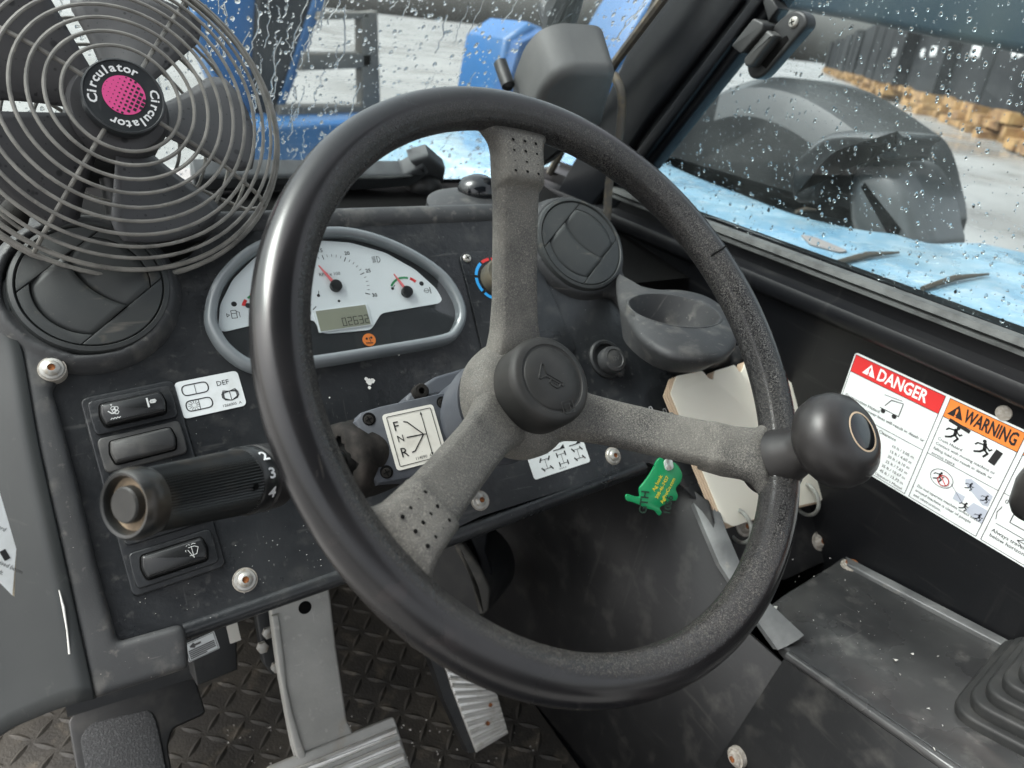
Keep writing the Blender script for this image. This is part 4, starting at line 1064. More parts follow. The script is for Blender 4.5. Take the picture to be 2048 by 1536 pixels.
# numerals wrap round the ring: angle measured towards the viewer
vd = (-LF.p(0, 0, -.079)).normalized(); a0 = math.atan2(vd.dot(LF.v), vd.dot(LF.u))
nrA = LF.u * math.cos(a0) + LF.v * math.sin(a0)
sgn_ = 1 if (LF.v * math.cos(a0) - LF.u * math.sin(a0)).z > 0 else -1
k = MB()
for ch, off in (('2', 36), ('3', 4), ('4', -28)):
    a = a0 + sgn_ * R_(off); nr = LF.u * math.cos(a) + LF.v * math.sin(a)
    f2 = Frame(LF.p(0, 0, -.0795) + nr * .0203, -LD, nr)
    k.text(f2, ch, 0, -.0031, .0088, 0, align='CENTER', bold=.0002, sx=1.35)
a = a0 + sgn_ * R_(10); nr = LF.u * math.cos(a) + LF.v * math.sin(a); f2 = Frame(LF.p(0, 0, -.093) + nr * .0205, -LD, nr)
k.sheet(f2, rect(0, 0, .009, .0014), 0)
k.build('numerals', M['white'], gs, flat=True)
a = a0 + sgn_ * R_(-14); nr = LF.u * math.cos(a) + LF.v * math.sin(a); f2 = Frame(LF.p(0, 0, -.067) + nr * .0184, -LD, nr)
MB().lathe(f2, 0, 0, [(.0019, .0), (.0019, .0007), (.001, .0006)], 16).build('detent_dot', M['gap'], gs)
# torn rubber boot round the stalk
bo = MB(); n_ = 72; rs = []; rt_ = random.Random(8)
LB = Frame(LF.p(0, 0, -.178) + V(.004, -.002, .0), (0, 0, 1), V(-.92, -.32, .20))
jag = [max(-.002, .004 * math.sin(i * .35) + .002 * math.sin(i * 1.1) + rt_.uniform(0, .002)) for i in range(n_)]
for k_, (h_b, r) in enumerate(((-.03, .027), (-.012, .0285), (-.004, .0285), (-.001, .0272), (.003, .0283), (.009, .0278), (.0125, .0255), (.0125, .0190), (.0115, .0185))):
    ring = []
    for i in range(n_):
        a = 2 * math.pi * i / n_; rr = r - .003 + (jag[i] * .9 if k_ >= 7 else .003)
        ring.append(LB.p(rr * math.cos(a), rr * math.sin(a), h_b))
    rs.append(ring)
bo.rings(rs, True, False); b_ = bo.build('rubber_boot', M['boot'], gs, ang=60)
MB().lathe(LB, 0, 0, [(.025, -.005), (.023, .004), (.012, .006), (.009, .009)], 14).build('torn_lining', M['gap'], b_)

# ================================================================ FAN
FN_ = V(.1, -.885, .455).normalized()
FC = ray(248, 193) * .5
Fa = Frame(FC, (1, 0, 0), FN_)
fan = thing('cab_fan', 'grey wire cage fan with pink badge mounted above the vent', 'fan', FC + V(0, .03, -.14))
WR = .00138
def dome(r): return -.004 - .030 * max(0, (r - .04) / .082) ** 2.2
def ringw(r, h, nm, w=WR):
    MB().tube([Fa.p(r * math.cos(2 * math.pi * i / 72), r * math.sin(2 * math.pi * i / 72), h) for i in range(72)], w, 8, closed=True).build(nm, M['fanwire'], fan)
for r in (.0372, .0470, .0568, .0664, .0760, .0852, .0940, .1020, .1095): ringw(r, dome(r), 'cage_ring')
ringw(.1165, -.034, 'cage_ring', .0018); ringw(.1205, -.042, 'cage_ring', .0018); ringw(.1210, -.0475, 'cage_ring', .0018)
for r in (.052, .072, .090, .104): ringw(r, -.092 + .026 * (r / .118) ** 3, 'rear_ring')
for dg in (-124, -34, 56, 146):
    a = R_(dg); cs, sn = math.cos(a), math.sin(a)
    pts = [Fa.p(r * cs, r * sn, dome(r) - WR * 1.7) for r in (.024, .04, .06, .08, .1, .112)] + [Fa.p(.1195 * cs, .1195 * sn, -.040), Fa.p(.1200 * cs, .1200 * sn, -.050)]
    MB().tube(pts, WR * 1.15, 8).build('cage_spoke', M['fanwire'], fan)
    pts = [Fa.p(r * cs, r * sn, -.094 + .026 * (r / .118) ** 3) for r in (.03, .06, .09, .112)] + [Fa.p(.1200 * cs, .1200 * sn, -.049)]
    MB().tube(pts, WR * 1.15, 8).build('rear_spoke', M['fanwire'], fan)
for i in range(5):
    a0 = R_(-5 + 72 * i); mb = MB(); rs = []
    nr_, nt_ = 10, 10
    for j in range(nr_ + 1):
        r = .024 + (.098 - .024) * j / nr_
        half = R_(25 + 6 * (j / nr_)) * (1 if j < nr_ - 1 else (.93 if j == nr_ - 1 else .82))
        for k2 in range(nt_ + 1):
            s = k2 / nt_ * 2 - 1; a = a0 + half * s + R_(5) * (j / nr_)
            h = -.036 - .017 * s * (0.5 + .5 * j / nr_) - .004 * s * s
            rs.append(Fa.p(r * math.cos(a), r * math.sin(a), h))
    mb.add(rs, [(j * (nt_ + 1) + k2, j * (nt_ + 1) + k2 + 1, (j + 1) * (nt_ + 1) + k2 + 1, (j + 1) * (nt_ + 1) + k2) for j in range(nr_) for k2 in range(nt_)])
    o = mb.build('blade', M['fanblade'], fan, ang=60); sd = o.modifiers.new('t', 'SOLIDIFY'); sd.thickness = .0016
MB().lathe(Fa, 0, 0, [(.030, -.062), (.034, -.05), (.034, -.028), (.031, -.022), (.02, -.02)], 48).build('blade_hub', M['fanblade'], fan)
MB().lathe(Fa, 0, 0, [(.03, -.12), (.034, -.115), (.034, -.07), (.03, -.064)], 40).build('motor', M['plastic'], fan)
bd = MB().lathe(Fa, 0, 0, [(.024, -.012), (.0262, -.010), (.0266, -.001), (.0262, .0008), (.0252, .0012), (.0246, .0004), (.001, .0004)], 56).build('badge', M['fanbadge'], fan)
# pink disc with a grid that opens towards one side
q = Fa.uv(248, 191); dm = MB(); c0 = q
dm.sheet(Fa, circ(c0[0], c0[1], .0137, 48), .0008); dm.build('pink_disc', M['pink'], bd, flat=True)
k = MB(); ga = R_(-28)
for i in range(9):
    for j in range(9):
        x, y = (i - 4) * .0031, (j - 4) * .0031
        xr, yr = x * math.cos(ga) - y * math.sin(ga), x * math.sin(ga) + y * math.cos(ga)
        if math.hypot(x, y) > .0130: continue
        s = .0005 + .0017 * min(1, max(0, (x + .008) / .018))
        k.sheet(Fa, rect(c0[0] + xr, c0[1] + yr, s, s, rot=ga), .0010)
k.build('grid_squares', M['fanbadge'], bd, flat=True)
k = MB()
def arctext(s_, a_start, a_end, r, size):
    for i, ch in enumerate(s_):
        a = a_start + (a_end - a_start) * i / (len(s_) - 1)
        k.text(Fa, ch, r * math.cos(a), r * math.sin(a), size, .0009, rot=a - math.pi / 2, align='CENTER', bold=.00022, sx=1.15)
arctext('Circulator', R_(188), R_(62), .0172, .0082)
arctext('Circulator', R_(8), R_(-118), .0172, .0082)
k.build('badge_lettering', M['white'], bd, flat=True)
# stand: neck and foot on the dash top
MB().tube([Fa.p(0, -.02, -.095), Fa.p(0, -.09, -.10), Fa.p(0, -.14, -.09)], [.012, .011, .014], 14).build('neck', M['plastic'], fan)
MB().tube([Fa.p(-.03, -.03, -.11), Fa.p(-.06, -.05, -.115), Fa.p(-.10, -.09, -.11)], [.014, .016, .012], 12).build('mount_bracket', M['boot'], fan)

# ================================================================ RIGHT SIDE: CARDS, KEY TAG, DECAL
CDf = Frame(D.P(1400, 1000, .012), (1, 0, 0), (-.05, -.80, .60))
ld = thing('load_chart_cards', 'cream plastic flip cards hung on two wire rings', 'card pack', CDf.P(1480, 1040))
outl = [(1340, 787), (1352, 752), (1404, 742), (1416, 757), (1425, 760), (1428, 742), (1468, 730), (1478, 745), (1483, 742), (1490, 722), (1520, 716), (1660, 830), (1668, 968), (1640, 1002), (1560, 1020), (1466, 1053), (1446, 1044)]
for k_ in range(4):
    h = -.0045 + k_ * .0015; dx = -(3 - k_) * 3.0
    pts = CDf.tr([(x + dx * (1 if x < 1500 else -.3), y + (3 - k_) * 1.5) for x, y in outl])
    MB().prism(CDf, rnd(pts, .002, 3), h, h + .0012, .0003, 2).build('card', M['card'] if k_ == 3 else pm('aged card', (.60, .46, .33), .55), ld)
q = CDf.uv(1385, 758)
MB().text(CDf, '8', q[0], q[1] - .003, .0085, .0006, rot=-.25, align='CENTER', bold=.0002).build('tab_number', M['ink'], ld, flat=True)
for x, y in ((1478, 1022), (1612, 970)):
    u, v = CDf.uv(x, y); f = Frame(CDf.p(u, v - .0155, -.006), CDf.v, CDf.u)
    MB().tube([f.p(.0175 * math.cos(2 * math.pi * i / 36), .0175 * math.sin(2 * math.pi * i / 36)) for i in range(36)], .0021, 8, closed=True).build('wire_ring', M['ring'], ld)
    MB().lathe(CDf, u, v, [(.0036, .0002), (.0034, .0008), (.001, .0008)], 18).build('punched_hole', M['gap'], ld)

# mounting plate under the cards with worn edges
mpf = Frame(CDf.o + CDf.n * -.018, CDf.u, CDf.n)
cb = thing('card_bracket', 'worn black bracket plate behind the hanging cards', 'bracket', mpf.P(1500, 1100))
MB().prism(mpf, mpf.tr([(1385, 1003), (1420, 985), (1500, 960), (1680, 985), (1725, 1100), (1640, 1128), (1570, 1160), (1470, 1160), (1420, 1090)]), -.004, 0, .001).build('plate', M['kick'], cb)
for x, y, r in ((1490, 1052, .010), (1613, 985, .009), (1640, 1082, .0095)):
    u, v = mpf.uv(x, y, .001)
    o = MB().lathe(mpf, u, v, [(r * 1.15, 0), (r * 1.1, .0012), (r * .8, .0016), (r * .75, .003), (r * .45, .0055), (r * .3, .0056), (r * .28, .0045)], 26).build('bolt', M['corr'], cb)
    MB().lathe(mpf, u, v, [(r * .36, .004), (r * .34, .0060), (r * .1, .0055)], 6).build('socket', M['rust'], o)
MB().prism(mpf, mpf.tr([(1655, 985), (1672, 978), (1712, 1078), (1740, 1100), (1700, 1118), (1672, 1060)]), 0, .010, .004).build('worn_rib', M['worn'], cb)

# key and tag
kt = thing('key_tag', 'green plastic key tag cut as a map outline with yellow print', 'key tag', D.P(1315, 1000, .03))
TF = Frame(D.P(1310, 970, .045), (1, 0, 0), (-.38, -.82, .42))
tg = [(1330, 921), (1350, 926), (1362, 945), (1360, 962), (1350, 976), (1354, 990), (1350, 1000), (1338, 1000), (1330, 1007), (1318, 1014), (1322, 1024), (1316, 1030), (1307, 1020), (1292, 1016), (1280, 1010), (1262, 1003), (1252, 1000), (1250, 990), (1256, 988), (1268, 992), (1278, 992), (1277, 976), (1288, 962), (1304, 938), (1312, 921), (1320, 915)]
to = MB(); to.prism(TF, spline(TF.tr(tg), 3), 0, .0028, .0006, 2); to.build('tag_plate', M['tag'], kt, ang=50)
k = MB(); a, b = TF.uv(1296, 978), TF.uv(1340, 962)
q0 = TF.uv(1303, 992); q1 = TF.uv(1323, 953); rr_ = math.atan2(q1[1] - q0[1], q1[0] - q0[0])
fT = Frame(TF.p(q0[0], q0[1], .0031), TF.u * math.cos(rr_) + TF.v * math.sin(rr_), TF.n)
Lt = math.hypot(q1[0] - q0[0], q1[1] - q0[1])
k.text(fT, 'Ag bank', Lt * .25, Lt * .02, Lt * .24, 0, bold=.00008).text(fT, '308-46-7437', Lt * .0, -Lt * .27, Lt * .22, 0, bold=.00008).text(fT, 'AgProCo.com', -.0015, -Lt * .58, Lt * .22, 0, bold=.00008)
k.build('tag_print', M['yellow'], kt, flat=True)
k = MB(); k.text(fT, 'GTH', -Lt * .85, -Lt * .10, Lt * .52, .0003, rot=.35, bold=.0002).text(fT, '1056', -Lt * .4, -Lt * 1.12, Lt * .45, .0003, rot=.30, bold=.0002); k.build('tag_marker', M['marker'], kt, flat=True)
q = TF.uv(1335, 928)
MB().prism(TF, rect(q[0], q[1], .0085, .011, .004, .1), .0028, .0036, .0005).build('eyelet_tab', M['clear'], kt)
u, v = TF.uv(1335, 934); MB().lathe(TF, u, v, [(.0024, .0036), (.0022, .0044), (.001, .0044)], 16).build('eyelet', M['screw'], kt)
MB().tube([TF.P(1335, 925, .004), TF.P(1332, 905, .004), TF.P(1322, 870, -.006), TF.P(1312, 848, -.015)], .0012, 8).build('tag_link', M['ring'], kt)
ig = thing('ignition_switch', 'round black ignition switch plate with white symbols', 'ignition switch', D.P(1310, 850))
u, v = D.uv(1312, 852)
MB().lathe(D, u, v, [(.019, 0), (.019, .0012), (.018, .002), (.011, .002), (.0105, .008), (.009, .010), (.002, .010)], 36).build('switch_body', M['rocker'], ig)
k = MB()
for x, y in ((1301, 818), (1329, 822)):
    a = D.uv(x, y, .002); k.line(D, rect(a[0], a[1], .0035, .0045, .001), .0008, .0025, True)
k.build('symbols', M['white'], ig, flat=True)
MB().prism(Frame(D.p(u, v, .012), D.n, D.u), rect(.008, 0, .022, .016, .006), -.001, .001).build('key', M['ring'], ig)

# warning decal
S = wf
sf_, w1, h1 = S.sub((1712, 704), (1893, 792), (1682, 778), .0003)
zt, zb = S.P(1712, 704).z, S.P(1800, 985).z
hS = zt - zb
dc = Frame(S.p(S.uv(1712, 704)[0], S.uv(1712, 704)[1], .0004), S.u, S.n)
pw = S.uv(1893, 797)[0] - S.uv(1712, 704)[0]
w2_ = S.uv(2044, 893)[0] - S.uv(1893, 797)[0]
def PX(t): return pw * t if t <= 1 else pw + w2_ * (t - 1)      # the first column is the widest
wd_ = thing('warning_decal', 'white safety decal with red and orange headings on black wall', 'warning decal', dc.o)
TW = PX(4.1)
MB().prism(dc, rect(TW / 2, -hS / 2, TW, hS, .004), 0, .0003).build('decal_sheet', M['label'], wd_)
hd = hS * .165; e = .0006
bl = MB()
for j in range(4):
    x0 = PX(j) + .0015 + (pw * .02 if j else 0); x1 = PX(j + 1) - .001
    bl.line(dc, [(x0, -.002), (x1, -.002), (x1, -hS + .002), (x0, -hS + .002)], .0005, e, True)
    bl.line(dc, [(x0, -.002 - hd), (x1, -.002 - hd)], .0005, e + .0001)
    bl.line(dc, [(x0, -hS * (.535 if j != 2 else .53)), (x1, -hS * (.535 if j != 2 else .53))], .0005, e)
    MB().sheet(dc, [(x0, -.002), (x0, -.002 - hd), (x1, -.002 - hd), (x1, -.002)], .0005).build('heading_bar', M['red'] if j == 0 else M['orange'], wd_, flat=True)
    ty = -.002 - hd * .78; ts = hd * .92
    hm = 'white' if j == 0 else 'ink'
    MB().text(dc, ('DANGER', 'WARNING', 'WARNING', 'WARNING')[j], (x0 + x1) / 2 + pw * .07, ty, ts, .0008, align='CENTER', bold=.0004, sx=.75 if j == 0 else .74 * min(1, w2_ / pw * 1.02)).build('heading', M[hm], wd_, flat=True)
    tx0 = x0 + pw * (.20 if j == 0 else .10)
    MB().sheet(dc, [(tx0 - hd * .38, ty), (tx0 + hd * .38, ty), (tx0, ty + hd * .64)], .0008).build('alert_triangle', M[hm], wd_, flat=True)
    MB().text(dc, '!', tx0, ty + .0005, hd * .58, .0010, align='CENTER', bold=.0003).build('alert_mark', M['red'] if j == 0 else M['orange'], wd_, flat=True)
ts = hS * .058
def body(j, y, lines, mb, x=.04, size=None):
    for i, l_ in enumerate(lines):
        mb.text(dc, l_, PX(j) + pw * x + .002, -hS * y - i * ts * .80, size or ts, e + .0001, sx=.98)
body(0, .42, ['Electrocution Hazard', 'Contact with power lines will result in death or', 'serious injury.'], bl, .03, ts * .72)
body(0, .585, ['Min. Required Clearance'], bl, .22, ts * .72)
for i, l_ in enumerate(('10 ft / 3.05 m', '15 ft / 4.60 m', '20 ft / 6.10 m', '25 ft / 7.62 m', '35 ft / 10.67 m', '45 ft / 13.72 m')):
    bl.text(dc, l_, pw * .94, -hS * .65 - i * ts * .92, ts * .66, e + .0001, align='RIGHT')
bl.text(dc, "Refer to Operator's Manual", pw * .95, -hS * .965, ts * .6, e + .0001, align='RIGHT')
body(1, .385, ['Crush Hazard', 'Contact with moving machine or', 'falling load can result in death or', 'serious injury.'], bl, .05, ts * .64)
body(1, .86, ['Do not operate machine unless area', 'around machine is clear of people', 'and obstructions.'], bl, .05, ts * .62)
body(2, .40, ['Tip-over Hazard', 'Traveling with boom raised can', 'result in death or serious injury.'], bl, .06, ts * .78)
body(2, .87, ['Always travel with the boom', 'below horizontal.'], bl, .06, ts * .8)
body(3, .42, ['Fall Hazard', 'Riding on machine can result', 'in death or serious injury.'], bl, .06, ts * .75)
# pictograms
def man(cx_, cy_, s, lean):
    p = lambda a, b: (cx_ + a * s, cy_ + b * s)
    bl.sheet(dc, circ(cx_ + lean * .1 * s, cy_ + .42 * s, .11 * s, 12), e)
    bl.line(dc, [p(lean * .02, .28), p(0.06, -.05)], .20 * s, e); bl.line(dc, [p(0, .22), p(-.40, .16), p(-.5, .02)], .09 * s, e); bl.line(dc, [p(.05, .2), p(.32, .02), p(.42, .14)], .09 * s, e)
    bl.line(dc, [p(.06, -.06), p(.30, -.20), p(.16, -.48)], .12 * s, e); bl.line(dc, [p(.06, -.06), p(-.12, -.28), p(-.40, -.42)], .12 * s, e)
man(PX(1.26), -hS * .275, .015, 1); man(PX(1.64), -hS * .275, .015, -1)
bl.sheet(dc, rect(PX(1.28), -hS * .195, .020, .0035, rot=-.12), e); bl.sheet(dc, rect(PX(1.80), -hS * .30, .006, .014, rot=-.15), e)
# truck with power line
q = (pw * .55, -hS * .33)
bl.line(dc, [(q[0] - .010, q[1] - .004), (q[0] + .010, q[1] - .004), (q[0] + .010, q[1] + .010), (q[0] - .002, q[1] + .008), (q[0] - .006, q[1])], .0008, e).sheet(dc, circ(q[0] - .006, q[1] - .006, .0025, 12), e).sheet(dc, circ(q[0] + .006, q[1] - .006, .0025, 12), e)
bl.line(dc, [(q[0] - .010, q[1] + .010), (q[0] + .008, q[1] + .012)], .0006, e)
# clear area drawing
gm = pm('pale blue grey print', (.42, .45, .52), .5); gr = MB()
gr.sheet(dc, [(PX(1.60), -hS * .58), (PX(1.66), -hS * .555), (PX(1.96), -hS * .60), (PX(1.96), -hS * .70), (PX(1.90), -hS * .71), (PX(1.62), -hS * .62)], e)
gr.sheet(dc, [(PX(1.56), -hS * .72), (PX(1.68), -hS * .72), (PX(1.68), -hS * .79), (PX(1.56), -hS * .79)], e)
gr.sheet(dc, [(PX(1.80), -hS * .73), (PX(1.98), -hS * .73), (PX(1.98), -hS * .86), (PX(1.74), -hS * .83)], e); gr.build('area_print', gm, wd_, flat=True)
bl.line(dc, circ(PX(1.34), -hS * .68, .0105, 24, .0085), .0005, e + .0001, True).line(dc, [(PX(1.47), -hS * .68), (PX(1.70), -hS * .79)], .0004, e + .0001)
man(PX(1.30), -hS * .675, .010, 1); man(PX(1.68), -hS * .62, .008, 1); man(PX(1.90), -hS * .65, .008, 1); man(PX(1.72), -hS * .80, .009, 1); man(PX(1.92), -hS * .82, .008, 1)
rc = MB(); rc.line(dc, circ(PX(1.37), -hS * .69, .005, 20), .0009, e + .0003, True).line(dc, [(PX(1.37) - .0035, -hS * .69 + .0035), (PX(1.37) + .0035, -hS * .69 - .0035)], .0009, e + .0003); rc.build('forbidden_ring', M['red'], wd_, flat=True)
# boom below horizontal drawing
q = (PX(2.30), -hS * .72)
bl.text(dc, '0\u00b0', PX(2.10), -hS * .60, ts * .9, e)
for k_ in range(4): bl.line(dc, [(PX(2.22) + k_ * .009, -hS * .57), (PX(2.22) + k_ * .009 + .006, -hS * .57)], .0006, e)
bl.line(dc, [(PX(2.10), -hS * .64), (PX(2.075), -hS * .70), (PX(2.10), -hS * .76)], .0006, e)
bl.line(dc, rect(PX(2.36), -hS * .68, .016, .010), .0007, e, True).line(dc, [(PX(2.12), -hS * .79), (PX(2.9), -hS * .79)], .0006, e)
bl.sheet(dc, [(PX(2.52), -hS * .74), (PX(2.62), -hS * .66), (PX(2.95), -hS * .62), (PX(2.95), -hS * .74)], e); bl.sheet(dc, circ(PX(2.64), -hS * .75, .0042, 16), e); bl.sheet(dc, circ(PX(2.86), -hS * .75, .0042, 16), e)
bl.line(dc, [(PX(2.75), -hS * .825), (PX(2.40), -hS * .825), (PX(2.46), -hS * .80)], .0006, e).line(dc, [(PX(2.40), -hS * .825), (PX(2.46), -hS * .85)], .0006, e)
bl.build('decal_print', M['ink'], wd_, flat=True)

# ================================================================ CONSOLE AND KICK PLATES
K = Frame((.49, .248, -.472), (1, 0, 0), (-.06, .185, 1))
CT = -.472
cn = thing('side_console', 'scuffed black steel console along the cab wall', 'console', (.57, .15, FZ))
e0_ = K.uv(1582, 1300)
def kx(x, y):      # console-plane coordinates of a point given in plan
    z = K.o.z - (K.n.x * (x - K.o.x) + K.n.y * (y - K.o.y)) / K.n.z
    q = V(x, y, z) - K.o; return (q.dot(K.u), q.dot(K.v))
XE = .488
ctop = [kx(XE, K.P(1582, 1300).y), K.uv(1560, 1285), K.uv(1530, 1215), K.uv(1570, 1185), K.uv(1660, 1130), K.uv(1690, 1108), kx(WX - .001, .30), kx(WX - .001, -.25), kx(XE, -.25)]
MB().prism(K, ctop, -.012, 0, .004, 4).build('console_top', M['console'], cn, ang=50)
y0, y1 = K.P(1582, 1300).y, -.25
ta, tb = K.p(*kx(XE, y0), -.004), K.p(*kx(XE, y1), -.004)
sp_ = MB(); sp_.add([ta, tb, V(XE - .01, y1, FZ), V(XE - .02, y0 + .05, FZ)], [(0, 1, 2, 3)])
so_ = sp_.build('console_side', M['kick'], cn); sd = so_.modifiers.new('t', 'SOLIDIFY'); sd.thickness = .003; sd.offset = -1
MB().tube([ta + V(.001, 0, -.001), tb + V(.001, 0, -.001)], .0052, 12).build('rounded_edge', M['console'], cn)
xs = lambda y: XE
# raised rim along the wall
MB().prism(K, [kx(WX - .013, .30), kx(WX - .001, .31), kx(WX - .001, -.2), kx(WX - .013, -.2)], .0, .005, .002).build('wall_flange', M['worn'], cn, ang=20)
for x, y in ((1703, 1131),):
    u, v = K.uv(x, y)
    o = MB().lathe(K, u, v, [(.011, 0), (.0105, .0012), (.008, .0014), (.0075, .003), (.005, .0038), (.002, .0038)], 26).build('bolt', M['corr'], cn)
    MB().lathe(K, u, v, [(.0062, .0034), (.0058, .0044), (.001, .0044)], 16).build('rusty_head', M['rust'], o)
# kick plate in the footwell, forward of the console
kp = thing('kick_plate', 'scratched black kick plate closing the footwell beside the pedals', 'kick plate', (.47, .5, FZ))
y0 = e0_[1]; xk = xs(y0) - .004
kd = MB()
A1_ = V(xk, y0, CT + .0); 
ktop = [V(xk + .003, y0 - .002, CT - .006), V(.489, .30, -.492), V(.500, .385, -.405), V(.497, .45, -.40), V(.49, .80, -.40)]
kbot = [V(xk - .016, y0 + .045, FZ), V(.470, .35, FZ), V(.462, .43, FZ), V(.452, .53, FZ), V(.44, .95, FZ)]
kd.add(ktop + kbot, [(i, i + 1, 6 + i, 5 + i) for i in range(4)])
ko_ = kd.build('plate', M['kick'], kp); sd = ko_.modifiers.new('t', 'SOLIDIFY'); sd.thickness = .004; sd.offset = 1
# worn folded edge
zA = -(CAMR.transposed() @ mpf.P(1405, 995, .004)).z; zB = -(CAMR.transposed() @ K.P(1590, 1280, .004)).z
lft_ = [(1386, 1003), (1412, 1065), (1440, 1130), (1500, 1222), (1556, 1300)]; rgt_ = [(1428, 985), (1452, 1060), (1482, 1130), (1540, 1206), (1608, 1270)]
rs = []
for i, (l_, r_) in enumerate(zip(lft_, rgt_)):
    z = zA + (zB - zA) * (i / 4) - .001; a, b = ray(*l_) * z, ray(*r_) * z; m_ = (a + b) / 2 + mpf.n * .004
    dn_ = mpf.n * -.006
    rs.append([a + dn_, a, m_ + (a - m_) * .45, m_ + (b - m_) * .45, b, b + dn_])
MB().rings(rs).build('folded_edge', M['worn'], kp, ang=30)
sfk = Frame(V(.48, .3, -.6), (0, -1, 0), (-1, 0, .02))
P_ = hit(1472, 1515, V(1, 0, 0), .474)
fb_ = Frame(P_, (0, -1, 0), (-1, .05, .04))
o = MB().lathe(fb_, 0, 0, [(.0105, -.004), (.010, .0012), (.008, .0016), (.0074, .0035), (.005, .0052), (.003, .0052)], 26).build('bolt', M['corr'], kp)
MB().lathe(fb_, 0, 0, [(.0035, .0044), (.0033, .0058), (.001, .0054)], 6).build('socket', M['rust'], o)
# seam between kick plate and console side
MB().tube([V(xs(y0) - .0040, y0 + .001, CT - .008), V(xs(y0) - .0130, y0 + .024, CT - .19), V(xs(y0) - .0215, y0 + .0475, FZ)], .0022, 8).build('seam', M['gap'], kp)

# joystick bellows at the console's rear
jb = thing('joystick_bellows', 'stepped black rubber bellows at the base of a joystick', 'bellows', K.P(2120, 1480))
ju, jv = .606, .064
JF = K.at(*kx(ju, jv), 0, R_(8))
hh = 0.0; wA = .132
for i in range(8):
    s = 1 - i * .095
    rr1 = rect(0, 0, wA * s, .165 * s, .022 * s); 
    MB().prism(JF, rr1, hh, hh + .0085, .0028, 3).build('bellows_fold', M['bellow'], jb, ang=60)
    rr2 = rect(0, 0, wA * (s - .10), .165 * (s - .10), .02 * s)
    MB().prism(JF, rr2, hh + .0075, hh + .0112).build('bellows_neck', M['bellow'], jb)
    hh += .0104
jk = hit(2102, 965, V(1, 0, 0), .575)
MB().tube([JF.p(0, 0, hh - .01), JF.p(0, 0, hh + .02), jk + V(0, 0, -.02)], [.013, .012, .010], 16).build('joystick_stem', M['plastic'], jb)
MB().lathe(Frame(jk, (1, 0, 0), (0, -.2, 1)), 0, 0, [(.008, -.034), (.013, -.028), (.0185, -.010), (.0190, .006), (.0150, .020), (.006, .026)], 32).build('joystick_knob', M['knob'], jb, ang=60)

# ================================================================ FOOTWELL
FF = Frame((0, 0, FZ), (1, 0, 0), (0, 0, 1))
fm = thing('floor_mat', 'muddy black tread plate rubber mat on the cab floor', 'floor mat', (.2, .55, FZ))
MB().prism(FF, [(-.33, .25), (.455, .25), (.44, .94), (-.33, .94)], .001, .006).build('mat_sheet', M['mat'], fm)
lug = MB(); pitch = .0265; rl = random.Random(3)
for i in range(-14, 20):
    for j in range(0, 27):
        x, y = i * pitch, .30 + j * pitch
        if x > .435 or x < -.31 or y > .93: continue
        a = (R_(45) if (i + j) % 2 else R_(-45)) + .1; cs, sn = math.cos(a), math.sin(a)
        L_, w_ = .0155, .0040
        pts = [(-L_, 0, 0), (-L_ * .5, -w_ * .8, .0), (0, -w_, 0), (L_ * .5, -w_ * .8, 0), (L_, 0, 0), (L_ * .5, w_ * .8, 0), (0, w_, 0), (-L_ * .5, w_ * .8, 0), (-L_ * .55, 0, .0018), (0, 0, .0024), (L_ * .55, 0, .0018)]
        vs = [V(x + px_ * cs - py_ * sn, y + px_ * sn + py_ * cs, FZ + .0061 + pz_) for px_, py_, pz_ in pts]
        lug.add(vs, [(0, 1, 8), (1, 2, 9, 8), (2, 3, 10, 9), (3, 4, 10), (4, 5, 10), (5, 6, 9, 10), (6, 7, 8, 9), (7, 0, 8)])
kind(lug.build('tread_lugs', M['mat'], fm, ang=20), 'stuff')

# brake pedal
BP = Frame(hit(600, 1200, V(0, 1, 0), .52), (1, 0, 0), (0, -.88, .47))
bp = thing('brake_pedal', 'cast aluminium brake pedal with long arm and ribbed foot pad', 'pedal', BP.P(700, 1536))
arm = BP.tr([(520, 1120), (650, 1120), (662, 1200), (672, 1290), (684, 1370), (694, 1440), (706, 1466), (720, 1490), (600, 1545), (586, 1500), (574, 1440), (556, 1340), (542, 1230)])
MB().prism(BP, arm, -.012, 0, .0025).build('pedal_arm', M['alu'], bp)
rib_ = BP.tr([(542, 1230), (556, 1340), (574, 1440), (590, 1505), (606, 1545), (622, 1540), (598, 1470), (584, 1420), (573, 1370), (566, 1300), (556, 1226)])
MB().prism(BP, rib_, .0, .004, .002).build('arm_flange', M['alu'], bp)
a = BP.uv(610, 1215); MB().lathe(BP, a[0], a[1], [(.0062, .0001), (.0060, .0006), (.002, .0006)], 24).build('arm_hole', M['gap'], bp)
BPad = Frame(BP.P(700, 1490, .006), (1, 0, 0), (0, -.62, .785))
ptl, ptr = BPad.uv(470, 1560), BPad.uv(788, 1432)
pw_ = .125; px1 = ptr[0]; py1 = ptr[1]
MB().prism(BPad, rnd([(px1 - pw_, py1 - .075), (px1 + .004, py1 - .075), (px1, py1), (px1 - pw_, py1)], .004), -.012, 0, .002).build('pad_base', M['alu'], bp)
for i in range(6):
    yv = py1 - .014 - i * .0125
    MB().prism(BPad, rect(px1 - pw_ / 2 + .001, yv, pw_ - .004, .0082, .002), -.001, .005, .0025).build('pad_rib', M['alushine'], bp, ang=50)
